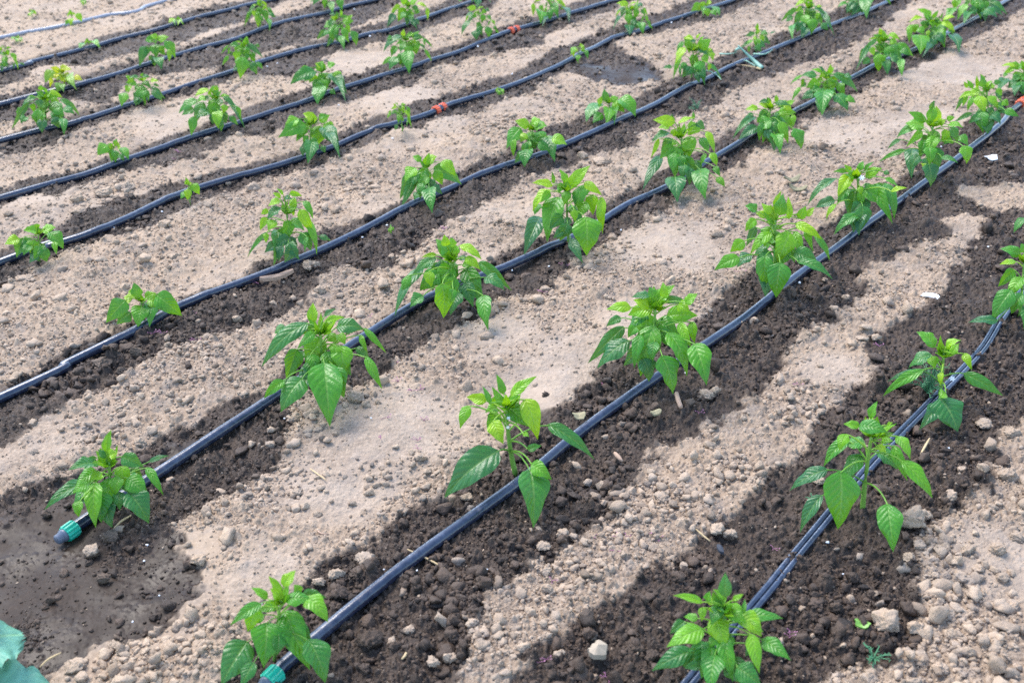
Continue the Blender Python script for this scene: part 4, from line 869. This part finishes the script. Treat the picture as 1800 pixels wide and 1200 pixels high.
ribbon_tube('root_fragment', [(1080,795),(1087,803),(1094,810)], .004, M_WOOD, 'pale curled root fragment right of the central hose', 'root', lift=.004)
ribbon_tube('root_fragment', [(558,932),(566,938),(578,938)], .0016, M_WOOD, 'small hooked root on the dry strip above the pale flat shard', 'root', lift=.004)
ribbon_tube('root_fragment', [(706,1158),(712,1152),(714,1146)], .0022, M_STRAW, 'pale curled root end on dark soil at the bottom centre', 'root', lift=.004)
def chip(px, py, w, h, ang, mat, name, label, cat, thick=.004, lift=.006, curl=.2, seed=0, group=None):
    p = G(px, py, lift); k = 1/ppm(p); r = np.random.default_rng(seed+int(px))
    n = 22; a = np.linspace(0, 2*math.pi, n, endpoint=False); rr = 1 + .28*(r.random(n)-.5)
    pts = np.stack([np.sign(np.cos(a))*np.abs(np.cos(a))**.7*w*k*.5*rr, np.sin(a)*h*k*.75*rr, curl*w*k*.5*np.cos(a)**2], -1)
    ca, sa = math.cos(ang), math.sin(ang); M_ = np.array([[ca, -sa, 0], [sa, ca, 0], [0, 0, 1]])
    top = pts + [0, 0, thick]; v = np.concatenate([top, pts*[1.03, 1.03, 1], [[0, 0, thick*1.6]], [[0, 0, -.001]]])@M_.T
    f = [(i, (i+1) % n, 2*n) for i in range(n)] + [(n+(i+1) % n, n+i, 2*n+1) for i in range(n)] + [(n+i, n+(i+1) % n, (i+1) % n, i) for i in range(n)]
    o = mesh_obj(name, v, f, mat, loc=p, attrs={'tone': .3}, uv=np.full((len(v), 2), .3), smooth=False); return tag(o, label, cat, group)
chip(487,490,60,6,.50,M_WOOD,'wood_chip','weathered wood chip leaning on the hose right of the wide low plant','wood chip',.007,.012)
chip(1051,1145,32,22,-.7,plain('shell', (.36,.29,.21), .7, .3, .25, 120),'seed_shell','ridged tan nut shell half on dark soil near the bottom','nut shell',.008,.006,-.35)
chip(1741,279,22,13,.3,M_WHITE,'plastic_scrap','white scrap on damp soil below the right edge coupler','scrap',.002,.006,.4)
chip(1637,523,16,22,.9,M_WHITE,'plastic_scrap','white and green scrap on the dry strip by the twin hose','scrap',.002,.006,.5)
chip(1018,732,22,14,.1,M_DEAD,'dead_leaf','withered leaf with curled stalk behind the central hose','dead leaf',.0015,.014,.6)
chip(1152,727,20,9,.4,M_DEAD,'dead_leaf','short yellowish leaf scrap on dark soil below the dense bushy plant','dead leaf',.003,.012,.5)
chip(1515,1098,26,12,-.5,M_STEM,'leaf_scrap','small green leaf scrap left of the largest pale clod','leaf scrap',.002,.006,.5)
chip(1266,966,9,14,.2,plain('flake', (.05,.056,.068), .8, .2, .2, 90),'stone_flake','bluish flat flake on the dark soil above the nearest twin hose plant','stone',.004,.005,.0)
chip(1392,318,30,10,.3,M_DEAD,'dead_leaf','dry pale leaf heap between two plants at the upper right','dead leaf',.003,.008,.6)
chip(1402,334,30,9,-.3,M_DEAD,'dead_leaf','dry pale stalk piece below the leaf heap at the upper right','dead leaf',.003,.006,.6)
# onion sprout
p = G(1336, 121); on = empty('onion_sprout', p, 'grey green onion sprout lying across the hose in the upper right', 'onion')
for pts, r, m in (([(1340,121,.006),(1322,104,.03),(1297,80,.075)], .0085, M_ONION), ([(1338,122,.006),(1318,117,.008),(1290,113,.01)], .004, M_STRAW), ([(1300,85,.05),(1294,88,.05),(1289,98,.02)], .005, M_ONION), ([(1330,118,.01),(1314,108,.02),(1306,106,.012)], .003, M_ONION), ([(1325,95,.02),(1345,95,.03),(1362,85,.02)], .003, M_ONION), ([(1265,95,.01),(1282,95,.02),(1296,92,.035)], .003, M_ONION), ([(1232,128,.02),(1245,125,.03),(1262,134,.01),(1272,148,.004)], .0025, M_ONION)):
    q = np.array([G(x, y, z) for x, y, z in pts]) - p; q = smooth_path(list(q), .006); n_ = len(q)
    t_, s_, u_ = frames(q); v, f, uv = tube_geo(q, r*np.linspace(1, .25, n_), 8); mesh_obj('leaf', v, f, m, on, uv=uv)
# feathery weed beside the third twin hose plant
def feathery(px, py, wpx, hpx, label, n=34, seed=1):
    p = G(px, py); k = 1/ppm(p); r = random.Random(seed); parts = []
    root = empty('feathery_weed', p, label, 'weed')
    for i in range(n):
        a = r.uniform(0, 6.28); l = wpx*k*r.uniform(.3, .62); z = hpx*k*r.uniform(.2, .9)
        e = np.array([math.cos(a)*l, math.sin(a)*l, z]); q = np.array([[0, 0, 0], e*.5 + [0, 0, z*.35], e]); q = smooth_path(list(q), .008)
        parts.append(tube_geo(q, np.linspace(.0010, .0004, len(q)), 4, False))
        for j in range(7):
            c = q[int(len(q)*(.35+.09*j)) % len(q)]; d = np.array([r.uniform(-1, 1), r.uniform(-1, 1), r.uniform(-.2, .6)])*l*.22
            parts.append(tube_geo(np.array([c, c+d*.6, c+d]), [.0006, .0005, .0002], 4, False))
    v, f, uv = merge(parts); mesh_obj('foliage', v, f, plain('fern_green', (.07, .22, .10), .5, .4, .3, 80), root, uv=uv); return root
feathery(1630, 690, 62, 55, 'feathery dark green weed under the sparse plant on the twin hose')
feathery(1430, 888, 26, 20, 'small feathery weed left of the tall exposed stem plant', 12, 3)
feathery(1535, 1160, 44, 30, 'straggly green weed tuft below the largest pale clod', 16, 5)
feathery(1225, 195, 34, 20, 'thin grey green weed above the tallest two headed plant', 12, 7)
# cabbage at the bottom left corner
cp = G(-70, 1215); cab = empty('cabbage_plant', cp, 'pale blue green cabbage leaves entering the bottom left corner', 'cabbage')
for i, (bx, by, tx, ty, w, z0, z1) in enumerate(((-100,1190,24,1124,120,.10,.09), (-84,1250,80,1220,100,.05,.05), (-90,1200,-60,1050,120,.10,.12), (-110,1230,-230,1180,130,.08,.08))):
    B_ = G(bx, by, z0); T_ = G(tx, ty, z1); ax = T_-B_
    r = random.Random(i); Nn = norm(np.array([0, 0, 1.]) + norm(CAM-T_)*.5)
    t = np.linspace(0, 1, 25); s = np.linspace(-1, 1, 17); axn = norm(ax); lat = norm(np.cross(axn, Nn)); nn = np.cross(lat, axn)
    prof = np.clip(np.sin(math.pi*np.clip(t*.86+.07, 0, 1))**.45, 0, 1); prof[-1] *= .55; prof[-2] *= .85
    hw = prof*w/ppm(T_)*.55
    ruff = 1 + .05*np.sin(t*38) + .03*np.sin(t*71)
    v = B_ + t[:, None, None]*ax*1.0 + lat*(s[None, :, None]*(hw*ruff)[:, None, None]) + nn*((.12*np.abs(s)**2*hw[:, None] + .006*np.sin(t*30)[:, None]*np.abs(s)**3 + .03*np.sin(math.pi*t)[:, None])[..., None]) 
    v = v + axn*(.012*(1-np.abs(s)**2)*(t[:, None]**3) + .004*np.sin(s*23)[None, :]*t[:, None]**4)[..., None]
    idx = np.arange(25*17).reshape(25, 17); f = [tuple(x) for x in np.stack([idx[:-1, :-1], idx[:-1, 1:], idx[1:, 1:], idx[1:, :-1]], -1).reshape(-1, 4)]
    uv = np.stack([np.broadcast_to((s+1)/2, (25, 17)), np.broadcast_to(t[:, None], (25, 17))], -1).reshape(-1, 2)
    mesh_obj('leaf', (v-cp).reshape(-1, 3), f, M_CAB, cab, attrs={'tone': .5}, uv=uv)
q = np.array([[0, 0, -.02], [0, 0, .05], [0, 0, .11]]); v, f, uv = tube_geo(q, [.012, .012, .010], 10); mesh_obj('stem', v, f, M_STEM, cab, uv=uv)
# purple weed sprouts
PURP = [(700,672),(725,688),(738,686),(690,640),(735,775),(670,772),(680,735),(745,740),(735,790),(1045,942),(1085,945),(1100,944),(1138,940),(1158,948),(1083,970),(970,1022),(960,1160),(948,1165),(1390,1112),(1388,1120),(1360,965),(1062,680),(335,552),(338,560),(270,588),(285,588),(345,600),(645,560),(315,270),(308,282),(1230,727),(1400,680),(1070,1195),(1065,1190),(540,625),(455,500),(1545,610),(1280,475),(770,425),(780,405),(990,470),(955,515),(1300,480)]
for i, (x, y) in enumerate(PURP):
    p = G(x, y); k = 1/ppm(p); r = random.Random(i+40); parts = []
    for j in range(4):
        a = r.uniform(0, 6.28); l = r.uniform(5, 10)*k; e = np.array([math.cos(a)*l, math.sin(a)*l*.8, r.uniform(2, 6)*k])
        q = np.array([[0, 0, .001], e*.5 + [0, 0, 2*k], e]); parts.append(tube_geo(q, np.array([.5, .45, .25])*k, 5))
        c = e; d = norm(np.array([math.cos(a+.4), math.sin(a+.4), .5]))*3.2*k; s_ = np.array([-math.sin(a), math.cos(a), .2])*1.6*k
        parts.append((np.array([c, c+d*.5+s_, c+d, c+d*.5-s_]), [(0, 1, 2, 3)], None))
    v, f, uv = merge(parts); tag(mesh_obj('weed_sprout', v, f, M_PURPLE, loc=p, uv=uv), 'tiny purple weed sprout lying on the soil', 'weed sprout', 'tiny purple weed sprouts')
# white grains lying along the hoses
GRN = [(258,958),(253,985),(280,1046),(233,1092),(200,400),(285,372),(1405,497),(1737,434),(1455,952),(1482,1008),(1610,797),(1668,787),(652,734),(675,1000),(733,1002),(856,1000),(799,1021),(637,417),(680,396),(690,243),(850,170),(873,160),(470,117),(488,112),(623,17),(650,64),(840,82),(795,22),(808,88),(365,87),(325,98),(360,238),(455,300),(900,475),(965,468),(1092,404),(1180,40),(1480,40),(1068,178),(780,432),(460,1060),(900,130),(1654,258),(500,735),(595,185),(1205,655)]
for i, (x, y) in enumerate(GRN):
    p = G(x, y, .003); k = 1/ppm(p); v = rock(IC2, i+3, .3, 4)*np.array([1, 1, .7])*2.1*k*(1.5 if i in (0, 6, 8) else 1)
    tag(mesh_obj('white_grain', v, IC2[1], M_WHITE, loc=p), 'tiny white grain lying on damp soil', 'grain', 'tiny white grains on the damp soil')

# ------------------------------------------------------------------ light, sky, camera
W = bpy.data.worlds.new('World'); SC.world = W; W.use_nodes = True; nt = W.node_tree
sky = nt.nodes.new('ShaderNodeTexSky'); sky.sky_type = 'NISHITA'; sky.sun_disc = False
EL, AZ = math.radians(56), math.radians(-38)           # soft light from beyond the rows, on the left
sky.sun_elevation = EL; sky.sun_rotation = AZ; sky.air_density = 1.0; sky.dust_density = .7
nt.links.new(sky.outputs[0], nt.nodes['Background'].inputs[0]); nt.nodes['Background'].inputs[1].default_value = .15
sl = bpy.data.lights.new('sun', 'SUN'); sl.energy = 1.5; sl.angle = math.radians(30); sl.color = (1, .94, .86)
so = bpy.data.objects.new('sun', sl); COL.objects.link(so)
sd = Vector((math.sin(AZ)*math.cos(EL), math.cos(AZ)*math.cos(EL), math.sin(EL)))
so.rotation_euler = sd.to_track_quat('Z', 'Y').to_euler(); so.location = sd*20
cam = bpy.data.cameras.new('camera'); co = bpy.data.objects.new('camera', cam); COL.objects.link(co)
cam.sensor_width = 36; cam.lens = 36*FP/1800; cam.clip_start = .02; cam.clip_end = 2000
Mx = Matrix([list(C2W[0]*[1, -1, -1]) + [CAM[0]], list(C2W[1]*[1, -1, -1]) + [CAM[1]], list(C2W[2]*[1, -1, -1]) + [CAM[2]], [0, 0, 0, 1]])
co.matrix_world = Mx
cam.dof.use_dof = True; cam.dof.focus_distance = 1.85; cam.dof.aperture_fstop = 6.3
SC.camera = co
SC.view_settings.view_transform = 'Standard'; SC.view_settings.look = 'None'; SC.view_settings.gamma = 1; SC.view_settings.exposure = 1.78
SC.render.engine = 'CYCLES'; SC.cycles.max_bounces = 8; SC.cycles.use_denoising = False
